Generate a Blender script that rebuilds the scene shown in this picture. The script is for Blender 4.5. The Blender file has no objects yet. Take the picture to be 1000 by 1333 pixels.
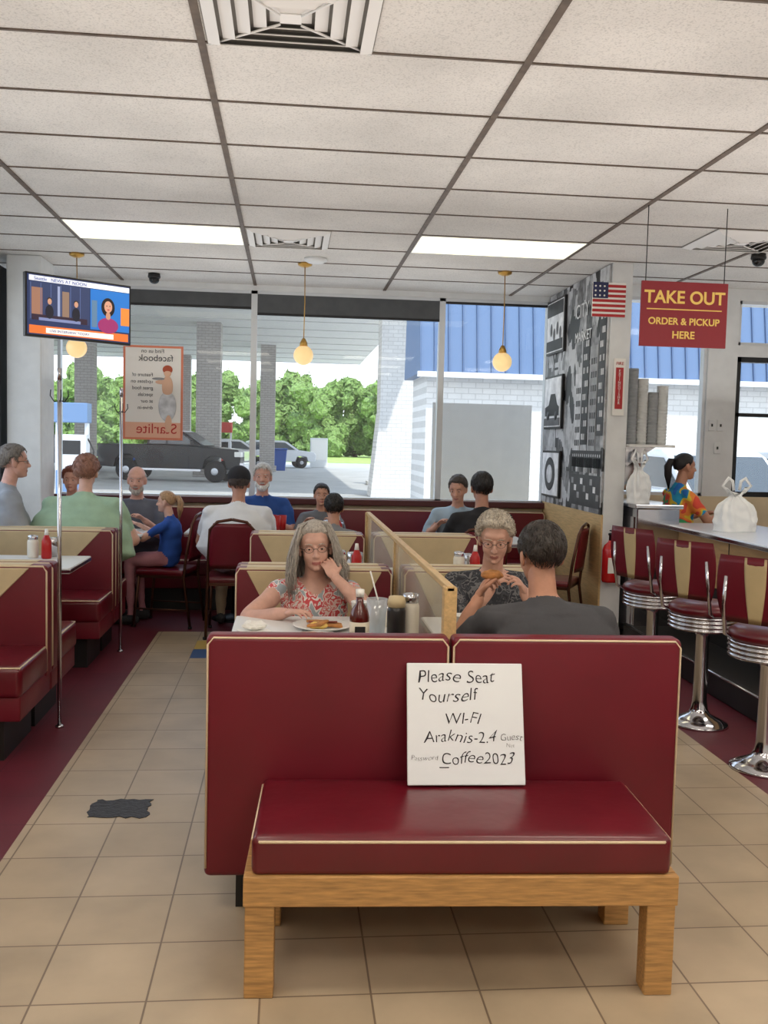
import bpy, bmesh, math, random
import numpy as np
from mathutils import Vector, Matrix, noise as mn
random.seed(7)
S=bpy.context.scene
ZC=2.95
# ------------------------------------------------------------------ materials
def lin(c):
    return tuple((x/12.92 if x<=.04045 else ((x+.055)/1.055)**2.4) for x in [v/255 for v in c])
_mc={}
def M(name,rgb,rough=.6,metal=0.,var=0.,vs=8.,bump=0.,bs=60.,emit=0.,spec=.5,coat=0.,stretch=None,alpha=None):
    if name in _mc: return _mc[name]
    m=bpy.data.materials.new(name);m.use_nodes=True;nt=m.node_tree;b=nt.nodes['Principled BSDF']
    c=lin(rgb)+(1,)
    b.inputs['Base Color'].default_value=c;b.inputs['Roughness'].default_value=rough;b.inputs['Metallic'].default_value=metal
    b.inputs['Specular IOR Level'].default_value=spec;b.inputs['Coat Weight'].default_value=coat
    tc=nt.nodes.new('ShaderNodeTexCoord');vec=tc.outputs['Object']
    if stretch:
        mp=nt.nodes.new('ShaderNodeMapping');mp.inputs['Scale'].default_value=stretch;nt.links.new(vec,mp.inputs['Vector']);vec=mp.outputs['Vector']
    if var:
        n=nt.nodes.new('ShaderNodeTexNoise');n.inputs['Scale'].default_value=vs;n.inputs['Detail'].default_value=5;nt.links.new(vec,n.inputs['Vector'])
        r=nt.nodes.new('ShaderNodeValToRGB');nt.links.new(n.outputs['Fac'],r.inputs['Fac'])
        r.color_ramp.elements[0].position=.3;r.color_ramp.elements[1].position=.7
        r.color_ramp.elements[0].color=tuple(max(0,x*(1-var)) for x in c[:3])+(1,)
        r.color_ramp.elements[1].color=tuple(min(1,x*(1+var)) for x in c[:3])+(1,)
        nt.links.new(r.outputs['Color'],b.inputs['Base Color'])
    if bump:
        n2=nt.nodes.new('ShaderNodeTexNoise');n2.inputs['Scale'].default_value=bs;n2.inputs['Detail'].default_value=3;nt.links.new(vec,n2.inputs['Vector'])
        bp=nt.nodes.new('ShaderNodeBump');bp.inputs['Strength'].default_value=bump;bp.inputs['Distance'].default_value=.01
        nt.links.new(n2.outputs['Fac'],bp.inputs['Height']);nt.links.new(bp.outputs['Normal'],b.inputs['Normal'])
    if emit:
        b.inputs['Emission Color'].default_value=c;b.inputs['Emission Strength'].default_value=emit
    _mc[name]=m;return m
def brickmat(name,c1,c2,mortar,w,h,ms=.003,offset=0.,rough=.5,loc=(0,0,0),axis='xy',var=.0,bump=.0):
    m=bpy.data.materials.new(name);m.use_nodes=True;nt=m.node_tree;b=nt.nodes['Principled BSDF']
    tc=nt.nodes.new('ShaderNodeTexCoord');sx=nt.nodes.new('ShaderNodeSeparateXYZ');cx=nt.nodes.new('ShaderNodeCombineXYZ')
    nt.links.new(tc.outputs['Object'],sx.inputs[0])
    nt.links.new(sx.outputs[axis[0].upper()],cx.inputs[0]);nt.links.new(sx.outputs[axis[1].upper()],cx.inputs[1])
    mp=nt.nodes.new('ShaderNodeMapping');mp.inputs['Location'].default_value=loc;nt.links.new(cx.outputs[0],mp.inputs[0])
    br=nt.nodes.new('ShaderNodeTexBrick');br.offset=offset;br.squash=1
    br.inputs['Scale'].default_value=1;br.inputs['Brick Width'].default_value=w;br.inputs['Row Height'].default_value=h
    br.inputs['Mortar Size'].default_value=ms;br.inputs['Mortar Smooth'].default_value=.1
    br.inputs['Color1'].default_value=lin(c1)+(1,);br.inputs['Color2'].default_value=lin(c2)+(1,);br.inputs['Mortar'].default_value=lin(mortar)+(1,)
    nt.links.new(mp.outputs[0],br.inputs['Vector'])
    n=nt.nodes.new('ShaderNodeTexNoise');n.inputs['Scale'].default_value=3;n.inputs['Detail'].default_value=8;nt.links.new(tc.outputs['Object'],n.inputs['Vector'])
    mr=nt.nodes.new('ShaderNodeMapRange');mr.inputs[1].default_value=.3;mr.inputs[2].default_value=.7;mr.inputs[3].default_value=1-var;mr.inputs[4].default_value=1+var*.5
    nt.links.new(n.outputs['Fac'],mr.inputs[0])
    mx=nt.nodes.new('ShaderNodeMix');mx.data_type='RGBA';mx.blend_type='MULTIPLY';mx.inputs[0].default_value=1
    nt.links.new(br.outputs['Color'],mx.inputs[6]);nt.links.new(mr.outputs[0],mx.inputs[7]);nt.links.new(mx.outputs[2],b.inputs['Base Color'])
    b.inputs['Roughness'].default_value=rough
    return m
VIN=M('burgundy_vinyl',(106,18,34),.38,var=.14,vs=3,bump=.14,bs=12,spec=.45)
VINS=M('burgundy_cushion_vinyl',(98,14,28),.28,var=.15,vs=4,bump=.3,bs=7,spec=.6)
CRM=M('cream_vinyl',(206,186,146),.5,var=.08)
PIPE=M('cream_piping',(220,200,168),.5)
BLK=M('black_paint',(22,20,20),.5)
DARK=M('dark_metal',(35,35,38),.4,metal=.5)
WOOD=M('pine_wood',(182,138,84),.45,var=.3,vs=6,stretch=(2,22,22),bump=.1,bs=30)
WOODL=M('light_wood_trim',(205,172,120),.5,var=.15,vs=8,stretch=(12,1,12))
LAMW=M('white_laminate',(225,225,222),.3)
STEEL=M('chrome',(200,200,205),.12,metal=1)
BRNZ=M('brown_metal',(92,60,48),.35,metal=.8)
WALLC=M('cream_wall',(216,198,164),.7,var=.05)
WHT=M('white_paint',(222,224,224),.6,var=.05)
FRM=M('white_aluminium_frame',(215,218,220),.35,metal=.2)
BLACKF=M('black_frame',(18,18,20),.4)
BRN=M('maroon_band',(84,36,34),.5)
# ------------------------------------------------------------------ mesh helpers
def link(o,parent=None):
    S.collection.objects.link(o)
    if parent is not None: o.parent=parent
    return o
def G(name,loc=(0,0,0),rz=0):
    e=bpy.data.objects.new(name,None);e.empty_display_size=.1;e.location=loc;e.rotation_euler=(0,0,math.radians(rz));return link(e)
def mo(name,v,f,mats,parent=None,smooth=False,mi=None):
    me=bpy.data.meshes.new(name);me.from_pydata([tuple(map(float,p)) for p in v],[],[tuple(int(i) for i in q) for q in f])
    if not isinstance(mats,(list,tuple)): mats=[mats]
    for m in mats: me.materials.append(m)
    if mi is not None: me.polygons.foreach_set('material_index',list(map(int,mi)))
    if smooth: me.polygons.foreach_set('use_smooth',[True]*len(me.polygons))
    me.update()
    return link(bpy.data.objects.new(name,me),parent)
def bmo(name,bm,mat,parent=None,smooth=False):
    me=bpy.data.meshes.new(name);bm.to_mesh(me);bm.free();me.materials.append(mat)
    if smooth: me.polygons.foreach_set('use_smooth',[True]*len(me.polygons))
    return link(bpy.data.objects.new(name,me),parent)
def box(name,a,b,mat,parent=None,bev=0,seg=2,smooth=False):
    bm=bmesh.new();bmesh.ops.create_cube(bm,size=1)
    for v in bm.verts:
        v.co=Vector([(a[i]+b[i])/2+v.co[i]*abs(b[i]-a[i]) for i in range(3)])
    if bev: bmesh.ops.bevel(bm,geom=list(bm.edges),offset=bev,segments=seg,profile=.5,affect='EDGES')
    return bmo(name,bm,mat,parent,smooth or (bev>0 and seg>2))
def prism(name,poly,ax,a,b,mat,parent=None,bev=0):
    n=len(poly);v=[]
    for t in (a,b):
        for p in poly:
            q=[p[0],p[1]];q.insert('xyz'.index(ax),t);v.append(q)
    f=[tuple(range(n)),tuple(range(2*n-1,n-1,-1))]+[(i,i+n,(i+1)%n+n,(i+1)%n) for i in range(n)]
    bm=bmesh.new();vs=[bm.verts.new(p) for p in v]
    for q in f: bm.faces.new([vs[i] for i in q])
    bmesh.ops.recalc_face_normals(bm,faces=bm.faces)
    if bev: bmesh.ops.bevel(bm,geom=list(bm.edges),offset=bev,segments=2,profile=.5,affect='EDGES')
    return bmo(name,bm,mat,parent)
def lathe(name,prof,loc,mat,parent=None,n=24,axis='z',smooth=True,mi=None):
    v=[];f=[]
    for r,z in prof:
        for k in range(n):
            a=2*math.pi*k/n;p=[r*math.cos(a),r*math.sin(a),z]
            if axis=='y': p=[p[0],z,p[1]]
            if axis=='x': p=[z,p[0],p[1]]
            v.append([p[i]+loc[i] for i in range(3)])
    for i in range(len(prof)-1):
        for k in range(n):
            f.append((i*n+k,i*n+(k+1)%n,(i+1)*n+(k+1)%n,(i+1)*n+k))
    f.append(tuple(range(n-1,-1,-1)));f.append(tuple(range((len(prof)-1)*n,len(prof)*n)))
    o=mo(name,v,f,mat,parent,smooth)
    bm=bmesh.new();bm.from_mesh(o.data);bmesh.ops.recalc_face_normals(bm,faces=bm.faces);bm.to_mesh(o.data);bm.free()
    return o
def loft(pts,rad,n=12,cyc=False,wid=None):
    pts=[Vector(p) for p in pts];m=len(pts);
    if not hasattr(rad,'__len__'): rad=[rad]*m
    rad=[(r,r) if not hasattr(r,'__len__') else r for r in rad]
    v=[];f=[];T=[]
    for i in range(m):
        a=pts[(i-1)%m] if (cyc or i>0) else pts[0];b=pts[(i+1)%m] if (cyc or i<m-1) else pts[-1]
        t=(b-a);T.append(t.normalized() if t.length>1e-9 else Vector((0,0,1)))
    x=Vector(wid) if wid is not None else (Vector((1,0,0)) if abs(T[0].x)<.8 else Vector((0,1,0)))
    for i in range(m):
        t=T[i];x=(x-t*x.dot(t)).normalized();y=t.cross(x)
        for k in range(n):
            a=2*math.pi*k/n;v.append(pts[i]+x*(rad[i][0]*math.cos(a))+y*(rad[i][1]*math.sin(a)))
    for i in range(m if cyc else m-1):
        j=(i+1)%m
        for k in range(n): f.append((i*n+k,i*n+(k+1)%n,j*n+(k+1)%n,j*n+k))
    if not cyc:
        f.append(tuple(range(n-1,-1,-1)));f.append(tuple(range((m-1)*n,m*n)))
    return v,f
def tube(name,pts,r,mat,parent=None,n=8,cyc=False):
    v,f=loft(pts,r,n,cyc);return mo(name,v,f,mat,parent,True)
def capsule(p,q,r1,r2,n=12,k=4):
    p=Vector(p);q=Vector(q);d=(q-p).normalized();P=[];R=[]
    for i in range(k,0,-1):
        a=math.pi/2*i/k*.98;P.append(p-d*r1*math.sin(a));R.append(r1*math.cos(a))
    P.append(p);R.append(r1);P.append(q);R.append(r2)
    for i in range(1,k+1):
        a=math.pi/2*i/k*.98;P.append(q+d*r2*math.sin(a));R.append(r2*math.cos(a))
    return loft(P,R,n)
def ell(c,r,rot=None,nu=20,nv=12):
    v=[];f=[];c=Vector(c)
    for i in range(nv+1):
        th=math.pi*(i+.02)/(nv+.04)
        for k in range(nu):
            ph=2*math.pi*k/nu
            p=Vector((r[0]*math.sin(th)*math.cos(ph),r[1]*math.sin(th)*math.sin(ph),r[2]*math.cos(th)))
            if rot is not None: p=rot@p
            v.append(c+p)
    for i in range(nv):
        for k in range(nu): f.append((i*nu+k,(i+1)*nu+k,(i+1)*nu+(k+1)%nu,i*nu+(k+1)%nu))
    f.append(tuple(range(nu)));f.append(tuple(range((nv+1)*nu-1,nv*nu-1,-1)))
    return v,f
def comb(parts):
    v=[];f=[]
    for a,b in parts:
        o=len(v);v+=list(a);f+=[tuple(i+o for i in q) for q in b]
    return v,f
def remesh(parts,vox,it=4):
    v,f=comb(parts);me=bpy.data.meshes.new('t');me.from_pydata([tuple(p) for p in v],[],f)
    o=link(bpy.data.objects.new('t',me))
    m=o.modifiers.new('r','REMESH');m.mode='VOXEL';m.voxel_size=vox
    if it: s=o.modifiers.new('s','SMOOTH');s.iterations=it;s.factor=.5
    dg=bpy.context.evaluated_depsgraph_get();dg.update()
    r=bpy.data.meshes.new_from_object(o.evaluated_get(dg))
    bpy.data.objects.remove(o);return r
def addmesh(name,me,mats,parent,smooth=True):
    me.name=name;me.materials.clear()
    for m in (mats if isinstance(mats,(list,tuple)) else [mats]): me.materials.append(m)
    if smooth: me.polygons.foreach_set('use_smooth',[True]*len(me.polygons))
    return link(bpy.data.objects.new(name,me),parent)
def merge(name,objs,parent=None):
    v=[];f=[];mi=[];mats=[];sm=[]
    for o in objs:
        off=len(v);W=o.matrix_local
        v+=[W@x.co for x in o.data.vertices]
        mp=[]
        for m in o.data.materials:
            if m not in mats: mats.append(m)
            mp.append(mats.index(m))
        for p in o.data.polygons:
            f.append(tuple(i+off for i in p.vertices));mi.append(mp[p.material_index]);sm.append(p.use_smooth)
        bpy.data.objects.remove(o)
    o=mo(name,v,f,mats,parent,False,mi);o.data.polygons.foreach_set('use_smooth',sm);return o
def text(name,body,size,mat,parent=None,M4=None,ext=.0008,align='LEFT',warp=0,shear=0,bold=0):
    cu=bpy.data.curves.new('t','FONT');cu.body=body;cu.size=size;cu.extrude=ext;cu.align_x=align;cu.shear=shear;cu.offset=bold
    o=link(bpy.data.objects.new('t',cu));dg=bpy.context.evaluated_depsgraph_get();dg.update()
    me=bpy.data.meshes.new_from_object(o.evaluated_get(dg));bpy.data.objects.remove(o)
    if warp:
        for v in me.vertices:
            x,y=v.co.x,v.co.y
            v.co.y+=size*warp*(math.sin(x/size*1.9+len(body))+.6*math.sin(x/size*4.3))
            v.co.x+=size*warp*.9*math.sin(y/size*5+x/size*2.2)
    me.name=name;me.materials.clear();me.materials.append(mat)
    o=link(bpy.data.objects.new(name,me),parent)
    if M4 is not None: me.transform(M4)
    return o
def T4(x,y,z): return Matrix.Translation((x,y,z))@Matrix.Rotation(math.pi/2,4,'X')

# ------------------------------------------------------------------ room
TILE=brickmat('tan_floor_tile',(188,169,143),(177,158,132),(122,104,86),.305,.305,.003,rough=.4,loc=(.36,-.08,0),var=.2)
RED=brickmat('burgundy_floor_tile',(104,34,46),(98,30,42),(80,26,36),.305,.305,.002,rough=.45,loc=(.36,-.08,0),var=.2)
YB=-2.6;XL=-2.45;XR=5.2
def quad(x0,x1,y0,y1,z): return [(x0,y0,z),(x1,y0,z),(x1,y1,z),(x0,y1,z)]
v=[];f=[];mi=[]
for (x0,x1,y0,y1,m) in [(-1.0,2.15,YB,7.54,0),(XL-.2,-1.0,YB,7.54,1),(2.15,XR,YB,7.54,1),(XL-.2,XR,7.54,9.1,1)]:
    o=len(v);v+=quad(x0,x1,y0,y1,0);f.append((o,o+1,o+2,o+3));mi.append(m)
mo('floor',v,f,[TILE,RED],mi=mi)
CT=M('ceiling_tile',(220,216,210),.85,var=.11,vs=1.6,bump=.25,bs=180)
nt=CT.node_tree
b=nt.nodes['Principled BSDF'];tc=nt.nodes.new('ShaderNodeTexCoord');n=nt.nodes.new('ShaderNodeTexNoise');n.inputs['Scale'].default_value=130;n.inputs['Detail'].default_value=2
nt.links.new(tc.outputs['Object'],n.inputs['Vector']);mr=nt.nodes.new('ShaderNodeMapRange');mr.inputs[1].default_value=.3;mr.inputs[2].default_value=.5;mr.inputs[3].default_value=.76;mr.inputs[4].default_value=1
nt.links.new(n.outputs['Fac'],mr.inputs[0]);mx=nt.nodes.new('ShaderNodeMix');mx.data_type='RGBA';mx.blend_type='MULTIPLY';mx.inputs[0].default_value=1
src=b.inputs['Base Color'].links[0].from_socket;nt.links.new(src,mx.inputs[6]);nt.links.new(mr.outputs[0],mx.inputs[7]);nt.links.new(mx.outputs[2],b.inputs['Base Color'])
box('ceiling',(XL-.2,YB,ZC),(XR+.2,9.15,ZC+.2),CT)
GR=M('ceiling_grid_metal',(96,82,70),.6,var=.3,vs=20)
gb=[];GX=[-.34+1.2*k for k in range(-1,5)];GY=[3.6+.597*k for k in range(-10,10)]
for x in GX: gb.append(box('g',(x-.014,YB,ZC-.007),(x+.014,9.0,ZC+.001),GR))
for y in GY:
    if y<8.95: gb.append(box('g',(XL,y-.007,ZC-.005),(XR,y+.007,ZC+.001),GR))
merge('trim_1',gb)
LGT=M('fluorescent_diffuser',(255,246,210),.5,emit=1.4)
LGT2=M('fluorescent_diffuser_rear',(255,246,230),.5,emit=7.6)
def troffer(x0,y0,m=LGT):
    g=G('ceiling_light_panel',(x0,y0,ZC))
    box('diffuser',(.02,.012,-.006),(1.18,.585,-.001),m,g)
    for a,b_ in [((0.014,0.0,-.009),(1.186,.012,-.002)),((0.014,.585,-.009),(1.186,.597,-.002)),((.014,0,-.009),(.02,.597,-.002)),((1.18,0,-.009),(1.186,.597,-.002))]:
        box('lip',a,b_,WHT,g)
troffer(-1.54,GY[15],LGT);troffer(.86,GY[15],LGT)
for yi in (7,4,1):
    for x in (-1.54,.86,3.26): troffer(x,GY[yi],LGT2)
troffer(3.26,GY[12],LGT2)
VEN=M('vent_white_metal',(236,234,230),.5);VD=M('vent_shadow',(128,124,118),.8)
def vent(x0,y0,w=.6,cols=False):
    g=G('ceiling_air_vent',(x0+w/2,y0+w/2,ZC))
    box('back_plate',(-w/2,-w/2,-.004),(w/2,w/2,-.001),VD,g)
    for k,s in enumerate([.5,.405,.31,.215,.12]):
        h=w*s*.985;t=.046;z0=-.030
        for sx,sy in ((1,0),(-1,0),(0,1),(0,-1)):
            if sx: v=[(sx*h,-h,-.010),(sx*h,h,-.010),(sx*(h-t),h-t,z0),(sx*(h-t),-(h-t),z0)]
            else: v=[(-h,sy*h,-.010),(h,sy*h,-.010),(h-t,sy*(h-t),z0),(-(h-t),sy*(h-t),z0)]
            v2=[(a,b_,c+.004) for a,b_,c in v]
            mo('louver',v+v2,[(0,1,2,3),(7,6,5,4),(0,4,5,1),(1,5,6,2),(2,6,7,3),(3,7,4,0)],VEN,g)
    box('centre_cap',(-w*.06,-w*.06,-.03),(w*.06,w*.06,-.02),VEN,g)
    for sx in (-1,1):
        for sy in (-1,1): tube('corner_rib',[(sx*w*.49,sy*w*.49,-.012),(sx*w*.06,sy*w*.06,-.034)],.004,VEN,g,6)
vent(-.32,3.0,.6);vent(-.32,GY[15],.58);vent(2.72,5.99,.6)
# walls
brs=[box('w',(XL-.1,9.0,0),(2.62,9.2,.95),WALLC),box('w',(XL-.1,9.0,2.90),(2.62,9.2,ZC),WHT)]
merge('wall_back',brs)
box('trim_2',(XL,8.93,.93),(2.46,9.02,.985),BRN,bev=.006)
box('wall_column',(-2.27,7.97,0),(-2.0,8.4,ZC),WHT,bev=.01)
merge('wall_left',[box('w',(XL-.15,YB,0),(XL,9.2,1.0),WALLC),box('w',(XL-.15,YB,2.75),(XL,9.2,ZC),WHT),box('w',(XL-.15,YB,1),(XL,3.6,2.75),WHT),box('w',(XL-.15,7.9,1),(XL,9.2,2.75),WHT)])
box('wall_front',(XL-.15,YB-.15,0),(XR+.15,YB,ZC),WHT)
box('wall_right',(XR,YB,0),(XR+.15,8.3,ZC),WHT)
def mixglass(name,tint,gloss,haze=None,hz=0):
    GL=bpy.data.materials.new(name);GL.use_nodes=True;nt=GL.node_tree;nt.nodes.clear()
    tr=nt.nodes.new('ShaderNodeBsdfTransparent');tr.inputs[0].default_value=tint+(1,);gl=nt.nodes.new('ShaderNodeBsdfGlossy');gl.inputs['Roughness'].default_value=.03;mxs=nt.nodes.new('ShaderNodeMixShader');mxs.inputs[0].default_value=gloss
    o_=nt.nodes.new('ShaderNodeOutputMaterial');nt.links.new(tr.outputs[0],mxs.inputs[1]);nt.links.new(gl.outputs[0],mxs.inputs[2])
    if haze:
        d=nt.nodes.new('ShaderNodeBsdfDiffuse');d.inputs[0].default_value=lin(haze)+(1,);m2=nt.nodes.new('ShaderNodeMixShader');m2.inputs[0].default_value=hz;nt.links.new(mxs.outputs[0],m2.inputs[1]);nt.links.new(d.outputs[0],m2.inputs[2]);nt.links.new(m2.outputs[0],o_.inputs[0])
    else: nt.links.new(mxs.outputs[0],o_.inputs[0])
    return GL
GL=mixglass('window_glass',(.98,.99,.99),.018,haze=(240,244,248),hz=.04)
SHD=M('roller_shade_grey',(84,86,88),.8,var=.1,vs=10);SHD2=M('shade_dark',(52,50,50),.8)
def window(name,x0,x1,y,z0,z1,fr=.028,mat=FRM,shade=None,hz=None):
    g=G(name,(x0,y,z0));w=x1-x0;h=z1-z0
    box('frame_left',(0,-.03,0),(fr,.05,h),mat,g);box('frame_right',(w-fr,-.03,0),(w,.05,h),mat,g)
    box('frame_bottom',(0,-.03,0),(w,.05,fr),mat,g);box('frame_top',(0,-.03,h-fr),(w,.05,h),mat,g)
    if hz:
        for z in hz: box('rail',(0,-.03,z-z0-.015),(w,.05,z-z0+.015),mat,g)
    box('glass',(fr,.012,fr),(w-fr,.018,h-fr),GL,g)
    if shade: box('roller_shade',(fr,-.025,shade-z0),(w-fr,-.015,h-fr),SHD,g);tube('shade_bar',[(fr,-.02,shade-z0),(w-fr,-.02,shade-z0)],.012,SHD2,g)
window('window_1',-2.12,-.345,9.05,.97,2.9,shade=2.74)
window('window_2',-.345,1.42,9.05,.97,2.9,shade=2.69)
window('window_3',1.42,2.46,9.05,.97,2.9,shade=2.86)
g=G('window_4',(XL-.05,3.6,1.0))
for nm,a,b_ in [('frame_a',(-.05,0,0),(.08,.06,1.75)),('frame_b',(-.05,4.3,-.2),(.2,4.5,1.85)),('frame_mid',(-.05,2.1,0),(.06,2.16,1.75)),('sill',(-.05,0,0),(.07,4.3,.05)),('head',(-.05,0,1.7),(.07,4.3,1.75))]:
    box(nm,a,b_,BLACKF,g)
box('glass',(.0,.06,.05),(.006,4.18,1.7),GL,g)
merge('wall_mural',[box('w',(2.46,7.25,0),(2.62,9.0,ZC),WHT)])
box('trim_3',(2.445,7.25,0),(2.46,9.0,1.0),WOODL)
YR=8.15
merge('wall_back_right',[box('w',(2.62,YR,0),(XR,YR+.15,1.12),WALLC),box('w',(2.62,YR,2.85),(XR,YR+.15,ZC),WHT),
  box('w',(3.66,YR,1.12),(3.93,YR+.15,2.85),WHT),box('w',(3.93,YR,2.36),(XR,YR+.15,2.46),WHT),box('w',(4.9,YR,1.12),(XR,YR+.15,2.85),WHT)])
window('window_5',2.62,3.66,YR+.05,1.12,2.85)
window('window_6',3.93,4.9,YR+.05,1.12,2.36,fr=.045,mat=BLACKF,hz=[1.85])
window('window_7',3.93,4.9,YR+.05,2.46,2.85)
for i,(x,z) in enumerate([(3.72,1.75),(3.80,1.75),(3.78,1.55)]):
    g=G('light_switch',(x,YR,z));box('plate',(-.03,-.008,-.05),(.03,0,.05),WHT,g,bev=.003);box('toggle',(-.006,-.016,-.012),(.006,-.008,.012),BLK,g)
g=G('metal_backsplash',(2.66,YR-.02,1.1));box('sheet',(0,-.004,.06),(.42,.004,.62),STEEL,g);box('flange',(0,-.02,.6),(.42,.004,.62),STEEL,g)

# ------------------------------------------------------------------ mural and framed photos
def muralmat():
    m=bpy.data.materials.new('mural_print');m.use_nodes=True;nt=m.node_tree;b=nt.nodes['Principled BSDF'];b.inputs['Roughness'].default_value=.45
    tc=nt.nodes.new('ShaderNodeTexCoord');v=nt.nodes.new('ShaderNodeTexVoronoi');v.distance='CHEBYCHEV';v.inputs['Scale'].default_value=7
    mp=nt.nodes.new('ShaderNodeMapping');mp.inputs['Scale'].default_value=(1,1.4,.7);nt.links.new(tc.outputs['Object'],mp.inputs[0]);nt.links.new(mp.outputs[0],v.inputs['Vector'])
    n=nt.nodes.new('ShaderNodeTexNoise');n.inputs['Scale'].default_value=14;n.inputs['Detail'].default_value=8;nt.links.new(tc.outputs['Object'],n.inputs['Vector'])
    mx=nt.nodes.new('ShaderNodeMix');mx.data_type='RGBA';mx.blend_type='MULTIPLY';mx.inputs[0].default_value=.75;nt.links.new(v.outputs['Color'],mx.inputs[6]);nt.links.new(n.outputs['Fac'],mx.inputs[7])
    bw=nt.nodes.new('ShaderNodeRGBToBW');nt.links.new(mx.outputs[2],bw.inputs[0]);r=nt.nodes.new('ShaderNodeValToRGB');r.color_ramp.elements[0].color=(.008,.008,.01,1);r.color_ramp.elements[0].position=.16;r.color_ramp.elements[1].color=(.55,.55,.56,1);r.color_ramp.elements[1].position=.46
    nt.links.new(bw.outputs[0],r.inputs[0]);nt.links.new(r.outputs[0],b.inputs['Base Color']);return m
MUR=muralmat()
g=G('photo_mural',(2.455,7.25,1.0))
box('print_sheet',(-.012,.02,0),(.003,1.74,1.94),MUR,g)
G1=[M('print_grey_%d'%i,(c,c,c+2),.5,var=.3,vs=12) for i,c in enumerate((26,50,90,150,205,240))]
for (y0,y1,z0,z1,c) in [(.04,.2,.62,1.7,1),(.22,.42,.5,1.35,3),(.44,.62,.55,1.5,0),(.62,.8,.5,1.15,4),(.05,.85,.36,.5,0),(.05,.85,.04,.3,1)]:
    box('building',(-.016,y0,z0),(-.012,y1,z1),G1[c],g)
    if z1-z0>.4:
        for i in range(int((z1-z0)/.11)):
            for j in range(3):
                box('lit_window',(-.018,y0+.02+j*(y1-y0-.04)/3,z0+.04+i*.11),(-.016,y0+.05+j*(y1-y0-.04)/3,z0+.09+i*.11),G1[(4 if c<3 else 1) if (i+j)%3 else 2],g)
for k in range(14):
    y=.08+.055*k;z=.36
    v_,f_=ell((-.014,y,z+.1),(.003,.014,.02),nu=8,nv=6);mo('crowd_head',v_,f_,G1[4],g,True)
    box('crowd_body',(-.016,y-.018,z-.04),(-.0125,y+.018,z+.08),G1[k%4+1],g)
for k in range(9):
    box('shop_sign',(-.0185,.07+.085*k,.10+.06*(k%3)),(-.0165,.13+.085*k,.15+.06*(k%3)),G1[5 if k%2 else 3],g)
for z,c,s in [(1.62,'CITY',.17),(1.42,'MARKET',.12)]:
    text('mural_lettering',c,s,G1[5],g,Matrix.Translation((-.018,.86,z))@Matrix.Rotation(-math.pi/2,4,'Z')@Matrix.Rotation(math.pi/2,4,'X'))
def wallphoto(y0,y1,z0,z1,k):
    g=G('framed_photograph',(2.435,y0,z0));w=y1-y0;h=z1-z0
    box('frame',(-.02,0,0),(.003,w,h),BLACKF,g,bev=.004);box('photo_paper',(-.023,.02,.02),(-.02,w-.02,h-.02),G1[5],g)
    if k==0:
        for i in range(4):
            v_,f_=ell((-.025,.1+.1*i,h*.35+.05*(i%2)),(.003,.035,.06),nu=10,nv=8);mo('pictured_plate',v_,f_,G1[2],g,True)
        box('pictured_counter',(-.026,.03,.03),(-.023,w-.03,h*.25),G1[0],g);box('pictured_wall',(-.0255,.03,h*.7),(-.023,w-.03,h-.03),G1[1],g)
    elif k==1:
        prism('pictured_car',[(.06,.12),(w-.06,.12),(w-.06,.2),(w-.18,.22),(w-.24,.32),(.2,.32),(.12,.22),(.06,.2)],'x',-.027,-.023,G1[0],g)
        for yy in (.15,w-.16): lathe('pictured_wheel',[(.001,-.028),(.04,-.028),(.04,-.023),(.001,-.023)],(0,yy,.12),G1[1],g,12,axis='x')
        box('pictured_road',(-.0255,.03,.03),(-.023,w-.03,.1),G1[2],g)
    else:
        v_,f_=ell((-.025,w/2,h*.5),(.004,w*.3,h*.36));mo('pictured_disc',v_,f_,G1[1],g,True)
        v_,f_=ell((-.028,w/2,h*.5),(.004,w*.17,h*.2));mo('pictured_face',v_,f_,G1[4],g,True)
wallphoto(8.38,8.95,2.38,2.88,0);wallphoto(8.38,8.95,1.69,2.18,1);wallphoto(8.38,8.95,1.06,1.49,2)
g=G('flag_sign',(2.42,7.2,2.66),0)
RD=M('sign_red',(176,34,38),.5);NV=M('flag_navy',(34,40,82),.5);CW=M('sign_white',(240,238,232),.5)
box('backing',(-.13,.0,-.13),(.13,.012,.13),CW,g)
for i in range(7): box('stripe',(-.13,-.003,-.13+.0371*i),(.13,0,-.13+.0371*i+.0205),RD,g)
box('canton',(-.13,-.005,.01),(-.01,-.002,.13),NV,g)
for i in range(3):
    for j in range(3): lathe('star',[(.001,-.007),(.008,-.007),(.008,-.005),(.001,-.005)],(-.11+.035*i,0,.03+.035*j),CW,g,5,axis='y',smooth=False)
g=G('hanging_sign',(2.305,5.5,2.32))
SR=M('sign_maroon',(128,22,34),.4);YL=M('sign_yellow_lettering',(226,190,96),.5)
box('board',(-.265,-.008,-.19),(.265,.008,.19),SR,g,bev=.003)
text('lettering_top','TAKE OUT',.102,YL,g,T4(0,-.0095,.065),align='CENTER',bold=.0022)
text('lettering_mid','ORDER & PICKUP',.056,YL,g,T4(0,-.0095,-.06),align='CENTER',bold=.0012)
text('lettering_low','HERE',.06,YL,g,T4(0,-.0095,-.14),align='CENTER',bold=.0012)
box('rule',(-.23,-.0095,.025),(.23,-.008,.031),YL,g)
for x in (-.24,.24): tube('hanging_wire',[(x,0,.18),(x*1.0,0,ZC-2.325)],.003,BLK,g,6)
g=G('fire_extinguisher_sign',(2.54,7.24,2.0))
box('plate',(-.045,-.006,-.22),(.045,.006,.22),CW,g)
box('border_panel',(-.030,-.008,-.17),(.030,-.006,.15),RD,g)
for i,ch in enumerate('EXTINGUISHER'): text('letter',ch,.028,CW,g,T4(0,-.0085,.115-.0225*i),align='CENTER')
text('lettering','FIRE',.034,RD,g,T4(0,-.0085,.17),align='CENTER')
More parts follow.
